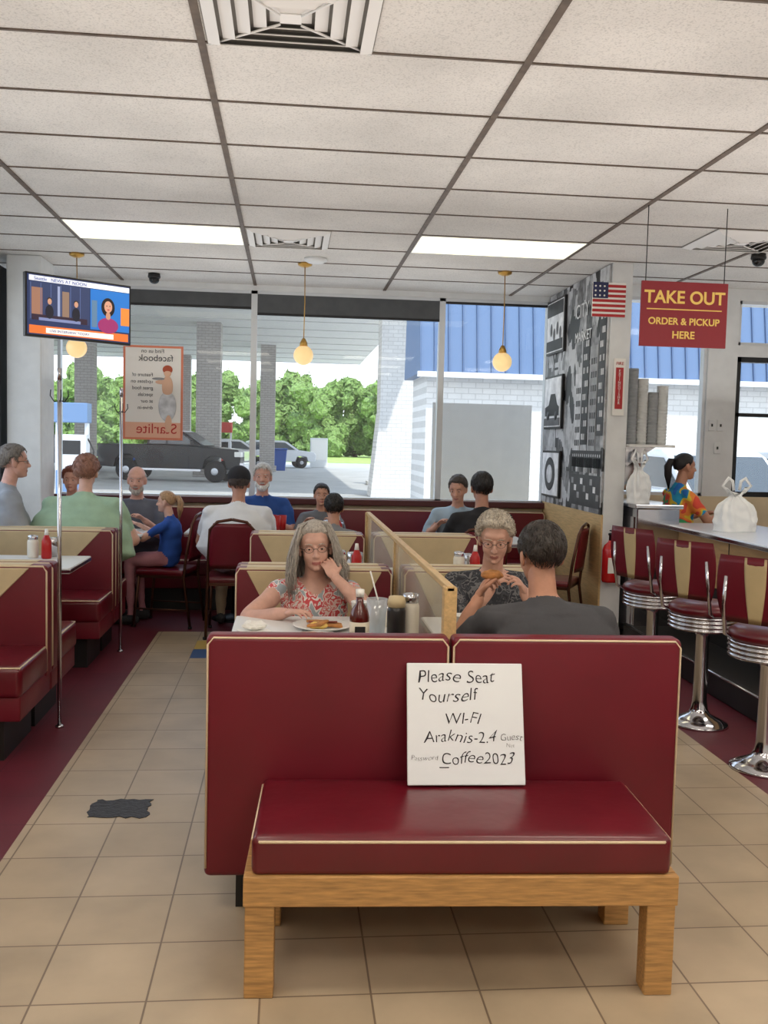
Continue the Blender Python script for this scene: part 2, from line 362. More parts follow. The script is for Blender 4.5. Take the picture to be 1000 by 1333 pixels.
g=G('fire_extinguisher',(2.50,7.16,.48))
XRED=M('extinguisher_red',(190,28,30),.25,coat=.4)
lathe('cylinder',[(.02,0),(.055,.004),(.062,.02),(.062,.25),(.05,.29),(.024,.315),(.02,.33)],(0,0,0),XRED,g)
lathe('valve',[(.016,.32),(.016,.37),(.022,.37),(.022,.385),(.01,.39)],(0,0,0),DARK,g,12)
box('handle',(-.008,-.09,.375),(.008,.02,.388),BLK,g,bev=.003);box('lever',(-.008,-.085,.40),(.008,.02,.41),BLK,g,bev=.003)
tube('hose',[(.02,0,.36),(.06,-.01,.36),(.085,-.02,.28),(.08,-.02,.12),(.075,-.02,.08)],.009,BLK,g)
box('label',(-.035,-.0645,.08),(.035,-.055,.2),CW,g);box('wall_bracket',(-.03,.05,.1),(.03,.085,.2),DARK,g)
# ------------------------------------------------------------------ TV
def tvs():
    g=G('television',(-1.45,6.82,2.385),38);g.scale=(.82,.82,.77)
    box('housing',(-.47,0,-.275),(.47,.05,.275),BLACKF,g,bev=.006)
    def sc(n,x0,x1,z0,z1,rgb,d=.002,e=.8): box(n,(x0,-d,z0),(x1,-d+.0015,z1),M('tv_%d_%d_%d'%rgb,rgb,.4,emit=e),g)
    def blob(n,c,r,rgb,d): v_,f_=ell((c[0],-d,c[1]),(r[0],.002,r[1]),nu=16,nv=10);mo(n,v_,f_,M('tv_%d_%d_%d'%rgb,rgb,.4,emit=.7),g,True)
    sc('screen',-.455,.455,-.255,.26,(40,52,90))
    sc('studio_backdrop',-.44,.08,-.13,.2,(52,62,96),.004);sc('screen_left',-.42,-.33,-.08,.15,(150,110,90),.006);sc('studio_light_a',-.2,-.18,-.1,.18,(150,160,190),.006);sc('screen_mid',-.16,-.1,-.08,.14,(136,112,96),.006)
    for k in range(6): sc('studio_panel_line',-.43+.085*k,-.425+.085*k,-.12,.19,(84,98,140),.0065)
    sc('desk',-.42,.06,-.13,-.08,(50,36,50),.007);sc('desk_front',-.36,.0,-.13,-.105,(120,130,170),.008)
    for x in (-.27,-.04): blob('anchor_body',(x,-.05),(.035,.06),(32,32,44),.008);blob('anchor_head',(x,.04),(.018,.027),(196,150,124),.010);blob('anchor_hair',(x,.055),(.02,.02),(50,36,30),.009)
    sc('interview_panel',.09,.45,-.16,.2,(40,110,190),.004);sc('panel_accent',.37,.45,-.1,.06,(220,130,60),.006);sc('panel_tower',.1,.15,-.14,.1,(90,120,150),.006)
    blob('presenter_hair',(.25,.05),(.062,.085),(34,24,26),.007);blob('presenter_neck',(.25,-.03),(.022,.04),(190,138,114),.009);blob('presenter_face',(.25,.055),(.037,.052),(205,152,128),.010);blob('presenter_torso',(.25,-.115),(.095,.07),(150,50,104),.009)
    for s in (-1,1): blob('presenter_eye',(.25+.014*s,.062),(.006,.004),(40,28,26),.0125)
    blob('presenter_mouth',(.25,.028),(.012,.005),(170,60,60),.0125)
    sc('banner',-.44,.44,-.245,-.175,(214,110,50),.006);sc('banner_text_strip',-.3,.3,-.235,-.19,(236,232,226),.008);sc('top_strip',-.44,.45,.205,.25,(225,228,236),.004)
    text('caption','Seattle   NEWS AT NOON',.04,M('tv_caption',(40,60,140),.5,emit=.4),g,T4(-.4,-.006,.213))
    text('caption_low','LIVE INTERVIEW TODAY',.032,M('tv_caption',(40,60,140),.5,emit=.4),g,T4(-.27,-.0088,-.224))
    box('wall_plate',(-.1,.05,-.1),(.1,.07,.1),DARK,g)
tvs()
tube('television_bracket',[(-1.50,6.90,2.40),(-1.8,7.5,2.42),(-2.05,7.965,2.42)],.022,BLK)
GLOBE=M('amber_globe_glass',(240,208,150),.25,emit=.5);BRASS=M('brass',(190,150,80),.3,metal=.9)
for x in (-1.69,.10,1.74):
    g=G('pendant_lamp',(x,7.82,ZC))
    lathe('ceiling_canopy',[(.06,0),(.055,-.02),(.02,-.035)],(0,0,0),BRASS,g)
    tube('cord',[(0,0,-.03),(.004,0,-.3),(0,0,-.64)],.004,BRASS,g,6)
    lathe('cap',[(.012,-.60),(.03,-.635),(.034,-.665)],(0,0,0),BRASS,g)
    v_,f_=ell((0,0,-.735),(.080,.080,.080),nu=24,nv=16);mo('globe',v_,f_,GLOBE,g,True)
for (x,y) in ((-1.2,8.6),(3.35,6.7)):
    g=G('security_camera',(x,y,ZC-.002));lathe('base',[(.05,0),(.055,-.03),(.05,-.04)],(0,0,0),BLK,g)
    v_,f_=ell((0,0,-.05),(.045,.045,.04));mo('dome',v_,f_,M('dome_smoke',(10,10,12),.08),g,True)
g=G('smoke_detector',(.18,7.6,ZC));lathe('body',[(.09,0),(.088,-.02),(.06,-.035),(.01,-.036)],(0,0,0),WHT,g)
# ------------------------------------------------------------------ booths
def backface(g,x0,x1,y,z0,z1,s):
    w=x1-x0;d=.012*s
    p=[(x0+w*.07,z1-.012),(x1-w*.07,z1-.012),(x1-w*.30,z0+.10),(x0+w*.30,z0+.10)]
    a,b_=(y,y+d) if s>0 else (y+d,y)
    prism('backrest_inset',p,'y',a,b_,CRM,g,bev=.004)
def bench(x0,x1,yb,s,top=.90,depth=.5,inset=True,name='booth_bench',cream_top=True,gap=.10):
    g=G(name,((x0+x1)/2,yb,0));h=(x1-x0)/2
    t=.11
    y=lambda a:(a*s)
    def B(n,a,b_,m,bev=0,seg=3): 
        ya,yb_=sorted((y(a[1]),y(b_[1])));return box(n,(a[0],ya,a[2]),(b_[0],yb_,b_[2]),m,g,bev,seg)
    B('backrest',(-h,0,.30),(h,t,top),VIN,.014)
    B('seat_cushion',(-h,t*.6,.31),(h,depth+.02,.46),VINS,.03,4)
    B('seat_rail',(-h+.01,.01,.2),(h-.01,depth,.32),VIN,.008)
    B('plinth',(-h+gap,.03,0),(h-gap,depth-.06,.21),BLK)
    if inset: backface(g,-h,h,y(t),.46,top,s)
    if cream_top: B('backrest_cap',(-h+.07*2*h,.03,top-.006),(h-.07*2*h,t-.01,top+.004),CRM,.003,2)
    for yy in (y(.004),y(t-.004)):
        tube('piping',[(-h+.004,yy,.33),(-h+.004,yy,top-.03),(-h+.02,yy,top-.004),(h-.02,yy,top-.004),(h-.004,yy,top-.03),(h-.004,yy,.33)],.005,PIPE,g,6)
    tube('seat_piping',[(-h+.01,y(t),.452),(-h+.01,y(depth+.008),.452),(h-.01,y(depth+.008),.452),(h-.01,y(t),.452)],.005,PIPE,g,6)
    return g
def table(x0,x1,y0,y1,z=.75):
    g=G('diner_table',((x0+x1)/2,(y0+y1)/2,0));a=(x1-x0)/2;b_=(y1-y0)/2
    box('table_top',(-a,-b_,z-.035),(a,b_,z),LAMW,g,bev=.006);box('metal_edge',(-a-.003,-b_-.003,z-.03),(a+.003,b_+.003,z-.008),STEEL,g,bev=.004)
    lathe('column',[(.035,.03),(.035,z-.04)],(0,0,0),DARK,g,12)
    lathe('foot_plate',[(.2,0),(.2,.012),(.06,.035),(.035,.05)],(0,0,0),DARK,g)
    box('top_bracket',(-a*.6,-.04,z-.05),(a*.6,.04,z-.035),DARK,g)
bx0,bx1=-.25,1.29
def front_panel():
    g=G('booth_bench',((bx0+bx1)/2,3.02,0),-1.5);h=(bx1-bx0)/2
    for nm,a,b_ in (('outer_panel_left',-h,.005),('outer_panel_right',.012,h)):
        box(nm,(a,-.045,.12),(b_,.04,.905),VIN,g,bev=.02,seg=4)
        yy=-.042
        tube('piping',[(a+.006,yy,.15),(a+.006,yy,.875),(a+.024,yy,.897),(b_-.024,yy,.897),(b_-.006,yy,.875),(b_-.006,yy,.15)],.0036,PIPE,g,6)
        box('seat_cushion',(a+.01,.05,.3),(b_-.01,.5,.45),VINS,g,bev=.03,seg=4)
        box('backrest_inner',(a+.01,.03,.3),(b_-.01,.1,.89),VIN,g,bev=.02,seg=3)
    box('plinth',(-h+.1,-.0,0),(h-.1,.42,.3),BLK,g)
front_panel()
table(-.22,.50,3.50,4.18);table(.60,1.27,3.58,4.18)
for xa,xb in ((bx0,.515),(.575,bx1)):
    bench(xa,xb,4.74,-1,depth=.5);bench(xa,xb,4.75,1,depth=.48)
    table(xa+.03,xb-.02,5.30,5.86)
    bench(xa,xb,6.48,-1,depth=.5);bench(xa,xb,6.49,1,depth=.42)
g=G('booth_divider',(.545,3.07,0));L=3.42
ACR=mixglass('acrylic_panel',(.97,.965,.94),.07,haze=(240,232,214),hz=.20)
SOL=M('divider_lower_panel',(214,198,164),.5,var=.05)
box('acrylic_sheet',(-.005,.08,.50),(.005,L-.02,1.03),ACR,g);box('lower_panel',(-.012,.08,.1),(.012,L-.02,.51),SOL,g)
box('end_post',(-.022,.045,.0),(.022,.09,1.045),WOODL,g,bev=.003);box('far_post',(-.02,L-.04,0),(.02,L,1.045),WOODL,g,bev=.003);box('mid_post',(-.014,1.66,.5),(.014,1.69,1.04),WOODL,g,bev=.003)
box('top_rail',(-.014,.045,1.03),(.014,L,1.05),WOODL,g,bev=.003);box('base_rail',(-.015,.05,.0),(.015,L-.02,.1),BLK,g)
lx0,lx1=-2.43,-1.2
bench(lx0,lx1,5.0,-1,depth=.56,top=.865);bench(lx0,lx1,5.01,1,depth=.55,top=.865)
table(lx0+.02,-1.26,5.66,6.26)
bench(lx0,lx1,6.80,-1,depth=.52,top=.875);bench(lx0,lx1,6.81,1,depth=.46,top=.875)
bench(-1.98,2.42,8.92,-1,top=.90,depth=.46,inset=False,cream_top=False)
table(-2.2,-1.15,7.62,8.18);table(-.85,-.02,7.90,8.32);table(.02,.62,7.30,7.95) ;table(.95,1.95,7.40,8.0)
for (x,y) in ((-1.17,5.02),(-1.17,6.82)):
    g=G('coat_pole',(x,y,0));tube('pole',[(0,0,.0),(0,0,1.82)],.011,STEEL,g,8);lathe('floor_flange',[(.022,0),(.022,.01),(.012,.015)],(0,0,0),STEEL,g,12)
    for a in range(4):
        an=a*math.pi/2+.4;c,s_=math.cos(an),math.sin(an);tube('hook',[(0,0,1.70),(c*.025,s_*.025,1.69),(c*.045,s_*.045,1.72),(c*.042,s_*.042,1.75)],.003,DARK,g,6)
    tube('finial',[(0,0,1.8),(0,0,1.86)],.012,STEEL,g,8)
# ------------------------------------------------------------------ waiting bench
g=G('waiting_bench',(.505,2.72,0),-2.5)
w=.60;d=.235
for sx in (-1,1):
    for sy in (-1,1):
        x=sx*(w-.045);y=sy*(d-.04);box('leg',(x-.04,y-.035,0),(x+.04,y+.035,.27),WOOD,g,bev=.004)
box('apron_front',(-w,-d,.26),(w,-d+.03,.345),WOOD,g,bev=.004);box('apron_back',(-w,d-.03,.26),(w,d,.345),WOOD,g,bev=.004)
box('apron_left',(-w,-d+.03,.26),(-w+.03,d-.03,.345),WOOD,g,bev=.004);box('apron_right',(w-.03,-d+.03,.26),(w,d-.03,.345),WOOD,g,bev=.004)
box('seat_board',(-w+.03,-d+.03,.32),(w-.03,d-.03,.342),WOOD,g)
bm=bmesh.new();bmesh.ops.create_cube(bm,size=1)
for v_ in bm.verts: v_.co=Vector((v_.co.x*(2*w-.04),v_.co.y*(2*d-.015),.397+v_.co.z*.112))
bmesh.ops.bevel(bm,geom=list(bm.edges),offset=.02,segments=4,profile=.5,affect='EDGES')
bmesh.ops.subdivide_edges(bm,edges=[e for e in bm.edges if e.calc_length()>.2],cuts=14,use_grid_fill=True)
for v_ in bm.verts:
    if v_.co.z>.44:
        u=max(0,1-(v_.co.x/(w-.02))**4)*max(0,1-(v_.co.y/(d-.008))**2);v_.co.z+=.014*u+.003*mn.noise(v_.co*7)*u
bmo('cushion',bm,VINS,g,True)
for z in (.438,):
    a=w-.022;b_=d-.010
    pts=[(-a,-b_+.02,z),(-a+.02,-b_,z),(a-.02,-b_,z),(a,-b_+.02,z),(a,b_-.02,z),(a-.02,b_,z),(-a+.02,b_,z),(-a,b_-.02,z)]
    tube('cushion_piping',pts,.0045,PIPE,g,6,cyc=True)
g=G('handwritten_sign',(.565,2.845,.468),-1.5)
tilt=Matrix.Rotation(math.radians(-18),4,'X')
WB=M('whiteboard_white',(232,236,240),.25);INK=M('marker_ink',(30,28,40),.6)
o=box('board',(-.185,-.006,0),(.185,.006,.375),WB,g,bev=.003);o.data.transform(tilt)
for (x,z,s,t) in [(-.155,.315,.056,'Please Seat'),(-.155,.255,.056,'Yourself'),(-.07,.185,.05,'WI-FI'),(-.135,.13,.05,'Araknis-2.4'),(.105,.135,.030,'Guest'),(.125,.115,.018,'Net'),(-.175,.075,.022,'Password'),(-.085,.065,.050,'Coffee2023')]:
    o=text('ink_line',t,s,INK,g,tilt@T4(x,-.0068,z),ext=.0004,warp=.06,shear=.2,bold=-.0006)
o=box('ink_underline',(-.085,-.0075,.052),(-.055,-.0062,.055),INK,g);o.data.transform(tilt)
pts=[]
for k,(ax_,ay_,bx_,by_) in enumerate([(-1,-1,1,-1),(1,-1,1,1),(1,1,-1,1),(-1,1,-1,-1)]):
    for i in range(9):
        t=i/9;x=ax_+(bx_-ax_)*t;y=ay_+(by_-ay_)*t;r=1+.10*(random.random()-.5)*2;pts.append((-.665+.118*x*r,3.89+.095*y*(1+.14*(random.random()-.5)*2)))
prism('duct_tape_patch',pts,'z',.0005,.003,M('worn_black_tape',(44,44,48),.5,var=.5,vs=30,bump=.4,bs=60))
box('blue_floor_tile',(-.665,6.62,.0005),(-.36,6.9,.002),M('blue_vinyl_tile',(60,92,140),.4));box('yellow_floor_tile',(-.665,6.9,.0005),(-.36,7.2,.002),M('yellow_vinyl_tile',(200,170,90),.4))
# ------------------------------------------------------------------ chairs
def chair(x,y,rz):
    g=G('dining_chair',(x,y,0),rz)
    box('seat',(-.2,-.2,.42),(.2,.2,.47),VINS,g,bev=.02,seg=4)
    box('seat_frame',(-.19,-.19,.40),(.19,.19,.425),BRNZ,g,bev=.004)
    for sx in (-1,1):
        tube('rear_leg_and_upright',[(sx*.19,-.26,.0),(sx*.185,-.2,.40),(sx*.18,-.22,.6),(sx*.165,-.26,.84),(sx*.11,-.275,.90),(0,-.28,.92)],.012,BRNZ,g,8)
        tube('front_leg',[(sx*.2,.21,0),(sx*.18,.17,.41)],.012,BRNZ,g,8)
        tube('side_stretcher',[(sx*.195,.2,.15),(sx*.19,-.24,.15)],.007,BRNZ,g,6)
        for yy in (-.26,.21): lathe('foot_cap',[(.016,0),(.016,.02)],(sx*.195,yy,0),BLK,g,8)
    bm=bmesh.new();bmesh.ops.create_grid(bm,x_segments=10,y_segments=8,size=1)
    for v_ in bm.verts:
        X,Y=v_.co.x,v_.co.y;wd=.17-.03*max(0,Y)**2;v_.co=Vector((X*wd,-.235-.02*(Y+1)-.02*(1-X*X),.73+Y*.16))
    bmesh.ops.solidify(bm,geom=bm.faces[:],thickness=.03);bmo('backrest_pad',bm,VIN,g,True)
    return g
chair(-.42,7.50,0);chair(-.98,7.88,78);chair(1.43,7.12,0);chair(2.12,7.5,60)
# ------------------------------------------------------------------ counter and stools
g=G('lunch_counter',(2.92,4.3,0))
CTOP=M('counter_laminate',(214,218,226),.25);CWD=M('counter_wood_panel',(190,154,104),.5,var=.15,vs=5,stretch=(1,1,8))
box('worktop',(0,0,.91),(.75,2.95,.95),CTOP,g,bev=.008);box('edge_band',(-.004,-.004,.915),(.754,2.954,.942),STEEL,g,bev=.003)
box('front_panel',(.08,.05,.56),(.70,2.9,.91),CWD,g);box('lower_panel',(.1,.05,.15),(.68,2.9,.56),BLK,g)
box('foot_step',(-.28,.02,0),(.7,2.9,.16),BLK,g,bev=.01);tube('step_trim',[(-.282,.03,.15),(-.282,2.9,.15)],.008,STEEL,g,6)
for yy in (.9,1.9): box('panel_joint',(.076,yy,.57),(.08,yy+.006,.9),DARK,g)
CRM2=M('stool_cream_stripe',(190,170,128),.5,var=.08)
def stool(x,y,rz,z=.64,back=True):
    g=G('counter_stool',(x,y,0),rz)
    lathe('base_and_post',[(.16,0),(.155,.015),(.11,.035),(.06,.06),(.045,.09),(.038,.14),(.036,.5),(.05,z-.12),(.12,z-.10)],(0,0,0),STEEL,g,28)
    pr=[(.12,z-.10)]
    for i in range(4): pr+=[(.185,z-.095+.022*i),(.192,z-.088+.022*i),(.185,z-.08+.022*i),(.178,z-.075+.022*i)]
    lathe('ribbed_band',pr,(0,0,0),STEEL,g,32)
    lathe('seat_pad',[(.18,z-.012),(.192,z+.005),(.188,z+.03),(.16,z+.048),(.08,z+.055),(.001,z+.056)],(0,0,0),VINS,g,32)
    if not back: return g
    def bp(name,x0,x1,z0,z1,mat,th,tap=0):
        bm=bmesh.new();bmesh.ops.create_grid(bm,x_segments=12,y_segments=8,size=1)
        for v_ in bm.verts:
            X=x0+(x1-x0)*(v_.co.x+1)/2;Z=z0+(z1-z0)*(v_.co.y+1)/2
            wd=(1-.18*((Z-.92)/.17)**2)*(1+tap*v_.co.y)
            v_.co=Vector((X*wd,-.20+.55*X*X-.10*(Z-.75),Z))
        bmesh.ops.solidify(bm,geom=bm.faces[:],thickness=th);bmo(name,bm,mat,g,True)
    bp('backrest',-.19,.19,z+.12,z+.40,VIN,.035);bp('back_stripe',-.045,.045,z+.125,z+.395,CRM2,.04,.25)
    for sx in (-1,1): tube('back_bracket',[(sx*.13,-.1,z-.01),(sx*.15,-.17,z+.02),(sx*.15,-.2,z+.16),(sx*.14,-.21,z+.3)],.01,STEEL,g,8)
stool(2.30,4.29,-48);stool(2.30,5.02,-58);stool(2.30,5.75,-66)
# ------------------------------------------------------------------ cups, shelf, bags
g=G('wall_shelf',(2.8,7.55,1.56));box('board',(-.17,-.35,-.02),(.2,.3,0),LAMW,g)
for yy in (-.2,.2):prism('bracket',[(-.17,-.02),(.1,-.02),(-.17,-.2)],'y',yy,yy+.01,STEEL,g)
CUP=M('paper_cup_grey',(206,208,206),.6);CUP2=M('paper_cup_dark_band',(150,154,156),.6)
for i,(x,h) in enumerate([(2.70,.6),(2.785,.52),(2.87,.44),(2.95,.47)]):
    g=G('paper_cup_stack',(x,7.38,1.56));pr=[(.036,0)]
    n=int(h/.026)
    for k in range(n): pr+=[(.040+.0002*k,.004+.026*k),(.0455,.020+.026*k),(.0465,.024+.026*k),(.0425,.026+.026*k)]
    pr.append((.001,.026*n));lathe('cups',pr,(0,0,0),CUP if i%2 else CUP2,g,20)
BAG=M('white_plastic_bag',(238,240,240),.4,bump=.8,bs=9)
def bag(x,y,z,w,h,rz=0,ear=1.):
    g=G('plastic_carrier_bag',(x,y,z),rz)
    def f3(u,v_):
        t=v_;a=2*math.pi*u
        if t<.62: rx=w/2*(1-.25*(t/.62)**3);ry=w*.30*(1-.3*(t/.62)**3)
        elif t<.78: q=(t-.62)/.16;rx=w/2*(.75-.5*q);ry=w*.21*(1-.75*q)
        else: q=(t-.78)/.22;rx=w/2*(.25+.35*q);ry=w*.05*(1-.3*q)
        cx_,sy_=math.cos(a),math.sin(a);x=rx*math.copysign(abs(cx_)**.7,cx_);y=ry*math.copysign(abs(sy_)**.7,sy_);zz=t*h
        if t>.78: zz-= (1-abs(cx_))*(t-.78)*h*.9
        fold=.012*math.sin(a*9+t*5)*(1 if t>.3 else t/.3)+.016*mn.noise(Vector((x,y,zz+w))*20)
        return Vector((x+cx_*fold,y+sy_*fold,zz+.006*mn.noise(Vector((x,y,3))*30)*(t>.1)))
    nu,nv=60,34;v=[f3(k/nu,i/nv) for i in range(nv+1) for k in range(nu)];f=[(i*nu+k,i*nu+(k+1)%nu,(i+1)*nu+(k+1)%nu,(i+1)*nu+k) for i in range(nv) for k in range(nu)]
    f.append(tuple(range(nu-1,-1,-1)));f.append(tuple(range(nv*nu,(nv+1)*nu)))
    mo('bag_body',v,f,BAG,g,True)
    for s in (-1,1): 
        tube('handle',[(s*w*.22,0,h*.88),(s*w*.34*ear,0,h*1.02),(s*w*.24,.0,h*(1+.16*ear)),(s*w*.12,.0,h*(1+.1*ear)),(s*w*.08,0,h*.92)],[(.014,.004)]*5,BAG,g,8)
bag(3.20,6.55,.95,.31,.32,15,1.2);bag(3.44,6.0,.95,.22,.18,-30,.5);bag(2.72,7.2,1.1,.2,.34,30,1.4)
g=G('prep_cabinet',(2.83,7.55,0));box('carcass',(-.17,-.5,.08),(.17,.55,1.07),STEEL,g,bev=.008);box('worktop',(-.19,-.52,1.07),(.19,.57,1.1),STEEL,g,bev=.004);box('toe_kick',(-.14,-.46,0),(.14,.5,.08),BLK,g);box('door_panel',(-.178,-.45,.15),(-.17,.0,1.0),STEEL,g);box('door_handle',(-.2,-.04,.5),(-.18,-.02,.7),DARK,g)
g=G('window_poster',(-1.255,8.98,1.93));PO=M('poster_orange',(222,130,98),.6);PW=M('poster_paper',(238,232,224),.6);PT=M('poster_ink',(60,60,66),.6);PF=M('poster_flesh',(226,180,150),.6)
box('sheet',(-.27,-.004,-.43),(.27,.0,.43),PO,g);box('field',(-.25,-.006,-.41),(.25,-.004,.41),PW,g);box('bottom_scene',(-.25,-.008,-.41),(.25,-.006,-.27),M('poster_blush',(232,176,148),.6),g)
def mt(n,t,s,x,z,m): text(n,t,s,m,g,Matrix.Translation((x,-.0085,z))@Matrix.Scale(-1,4,(1,0,0))@Matrix.Rotation(math.pi/2,4,'X'),ext=.0003)
mt('heading_text','facebook',.085,.18,.29,PT);mt('brand_text','Starlite',.13,.22,-.37,M('poster_red_ink',(190,50,40),.6))
mt('small_heading','Find us on',.05,.1,.365,PT)
for i,t in enumerate(['Feature of','updates on','great food','specials','at our','drive-in']): mt('body_text',t,.045,-.0,.15-.06*i,PT)
for n_,c,r,m in [('skirt',(.13,-.12),(.08,.14),G1[4]),('torso',(.13,.06),(.05,.1),PF),('face',(.13,.19),(.035,.045),PF),('hair',(.13,.215),(.045,.04),M('poster_red_hair',(180,80,50),.6)),('legs',(.14,-.26),(.03,.1),PF),('tray',(.05,.13),(.06,.012),G1[3]),('arm',(.08,.1),(.06,.02),PF)]:
    v_,f_=ell((c[0],-.009,c[1]),(r[0],.0015,r[1]));mo('illustration_'+n_,v_,f_,m,g,True)
# ------------------------------------------------------------------ tabletop things
def bottle(name,x,y,prof,mat,cap=None,label=None,z=.75):
    g=G(name,(x,y,z));lathe('body',prof,(0,0,0),mat,g,20)
    if cap: lathe('cap',cap[0],(0,0,0),cap[1],g,16)
    if label: lathe('label',[(label[0],label[1]),(label[0],label[2])],(0,0,0),label[3],g,20)
    return g
SAU=M('dark_sauce_glass',(84,20,16),.12,coat=.5);LBL=M('label_paper',(220,210,190),.6);CJ=M('creamer_jar',(226,220,206),.35);KB=M('black_thermos',(35,33,34),.3)
TOM=M('ketchup_red',(176,18,18),.3);LB2=M('label_black',(30,28,28),.5)
g=bottle('sauce_bottle',.28,3.62,[(.032,0),(.038,.005),(.038,.1),(.032,.13),(.015,.155),(.014,.185)],SAU,([(.016,.18),(.017,.208),(.001,.209)],CW),(.0388,.02,.085,LBL))
box('label_mark',(-.02,-.0395,.04),(.02,-.037,.07),LB2,g)
g=bottle('drinking_glass',.36,3.76,[(.028,0),(.032,.004),(.043,.15),(.040,.15),(.030,.01),(.001,.01)],mixglass('clear_tumbler',(.93,.95,.96),.12,haze=(225,230,235),hz=.3));tube('straw',[(.0,0,.02),(.01,0,.12),(-.03,0,.26)],.003,CW,g,6)
bottle('syrup_dispenser',.42,3.60,[(.034,0),(.036,.005),(.036,.13),(.03,.15)],KB,([(.034,.145),(.036,.165),(.03,.185),(.001,.19)],CRM))
bottle('sugar_jar',.48,3.64,[(.03,0),(.034,.01),(.034,.14),(.028,.16)],CJ,([(.03,.155),(.032,.19),(.001,.195)],STEEL))
for n_,x,y in (('salt_shaker',.42,3.95),('pepper_shaker',.465,3.98)): bottle(n_,x,y,[(.018,0),(.02,.003),(.016,.07)],CJ if n_[0]=='s' else KB,([(.017,.068),(.015,.085),(.001,.09)],STEEL))
for tx,ty in ((.40,5.5),(1.1,5.5),(-1.5,6.1),(.4,7.6),(1.75,7.6)):
    bottle('ketchup_bottle',tx,ty,[(.028,0),(.032,.01),(.03,.11),(.013,.15)],TOM,([(.014,.148),(.009,.185),(.001,.186)],CW))
    bottle('sugar_jar',tx-.09,ty+.03,[(.03,0),(.034,.01),(.034,.1),(.028,.12)],CJ,([(.03,.115),(.03,.14),(.001,.145)],STEEL))
    bottle('napkin_holder',tx-.0,ty+.12,[(.05,0),(.05,.11),(.045,.12)],STEEL)
for x,y in ((-.10,8.0),(-.13,8.12),(-.22,8.05),(-.05,8.1)): bottle('red_tumbler',x,y,[(.028,0),(.038,.14),(.035,.14),(.026,.01),(.001,.01)],TOM)
PLT=M('white_ceramic',(236,234,228),.2)
FOAM=M('white_foam_cup',(240,240,238),.5)
for x,y in ((.31,4.02),(.70,3.72)): bottle('white_cup',x,y,[(.026,0),(.036,.09),(.038,.09),(.036,.095),(.033,.09),(.024,.01),(.001,.01)],FOAM)
FOOD=[M('toast',(178,120,66),.8,var=.3,vs=40,bump=.5,bs=60),M('scrambled_egg',(222,186,100),.7,var=.2,vs=30),M('bacon',(130,50,34),.6,var=.3,vs=40)]
def plate(x,y,food=True,r=.13,z=.75):
    g=G('dinner_plate',(x,y,z));lathe('dish',[(r*.6,0),(r*.95,.014),(r,.018),(r*.97,.02),(r*.6,.008),(.001,.007)],(0,0,0),PLT,g,32)
    if food:
        for i in range(3):
            a=i*2.1;o=box('toast_slice',(-.038,-.034,0),(.038,.034,.012),FOOD[0],g,bev=.005);o.location=(.042*math.cos(a),.042*math.sin(a),.010+.006*i);o.rotation_euler=(.08*i,.1,a)
        v_,f_=ell((-.02,-.04,.02),(.04,.03,.014));mo('eggs',[Vector(p)+Vector((0,0,1))*mn.noise(Vector(p)*90)*.006 for p in v_],f_,FOOD[1],g,True)
        o=box('bacon_strip',(-.06,-.01,.026),(.06,.012,.03),FOOD[2],g,bev=.0015)
plate(.12,3.64,True,.11);plate(.15,3.90,True,.125);plate(-.10,3.66,False,.08);plate(.93,3.95,True,.12);plate(1.0,3.72,False,.09);plate(-1.7,7.9);plate(-.45,8.10,True,.1);plate(1.3,7.7)
g=G('paper_napkin',(-.13,3.84,.75));o=box('sheet',(-.06,-.045,0.001),(.06,.045,.004),CW,g);o.rotation_euler=(0,0,.4)
v_,f_=ell((0,0,.018),(.05,.03,.018));mo('crumpled_sheet',[Vector(p)+Vector(p).normalized()*mn.noise(Vector(p)*70)*.012+Vector((0,0,.004)) for p in v_],f_,CW,g)

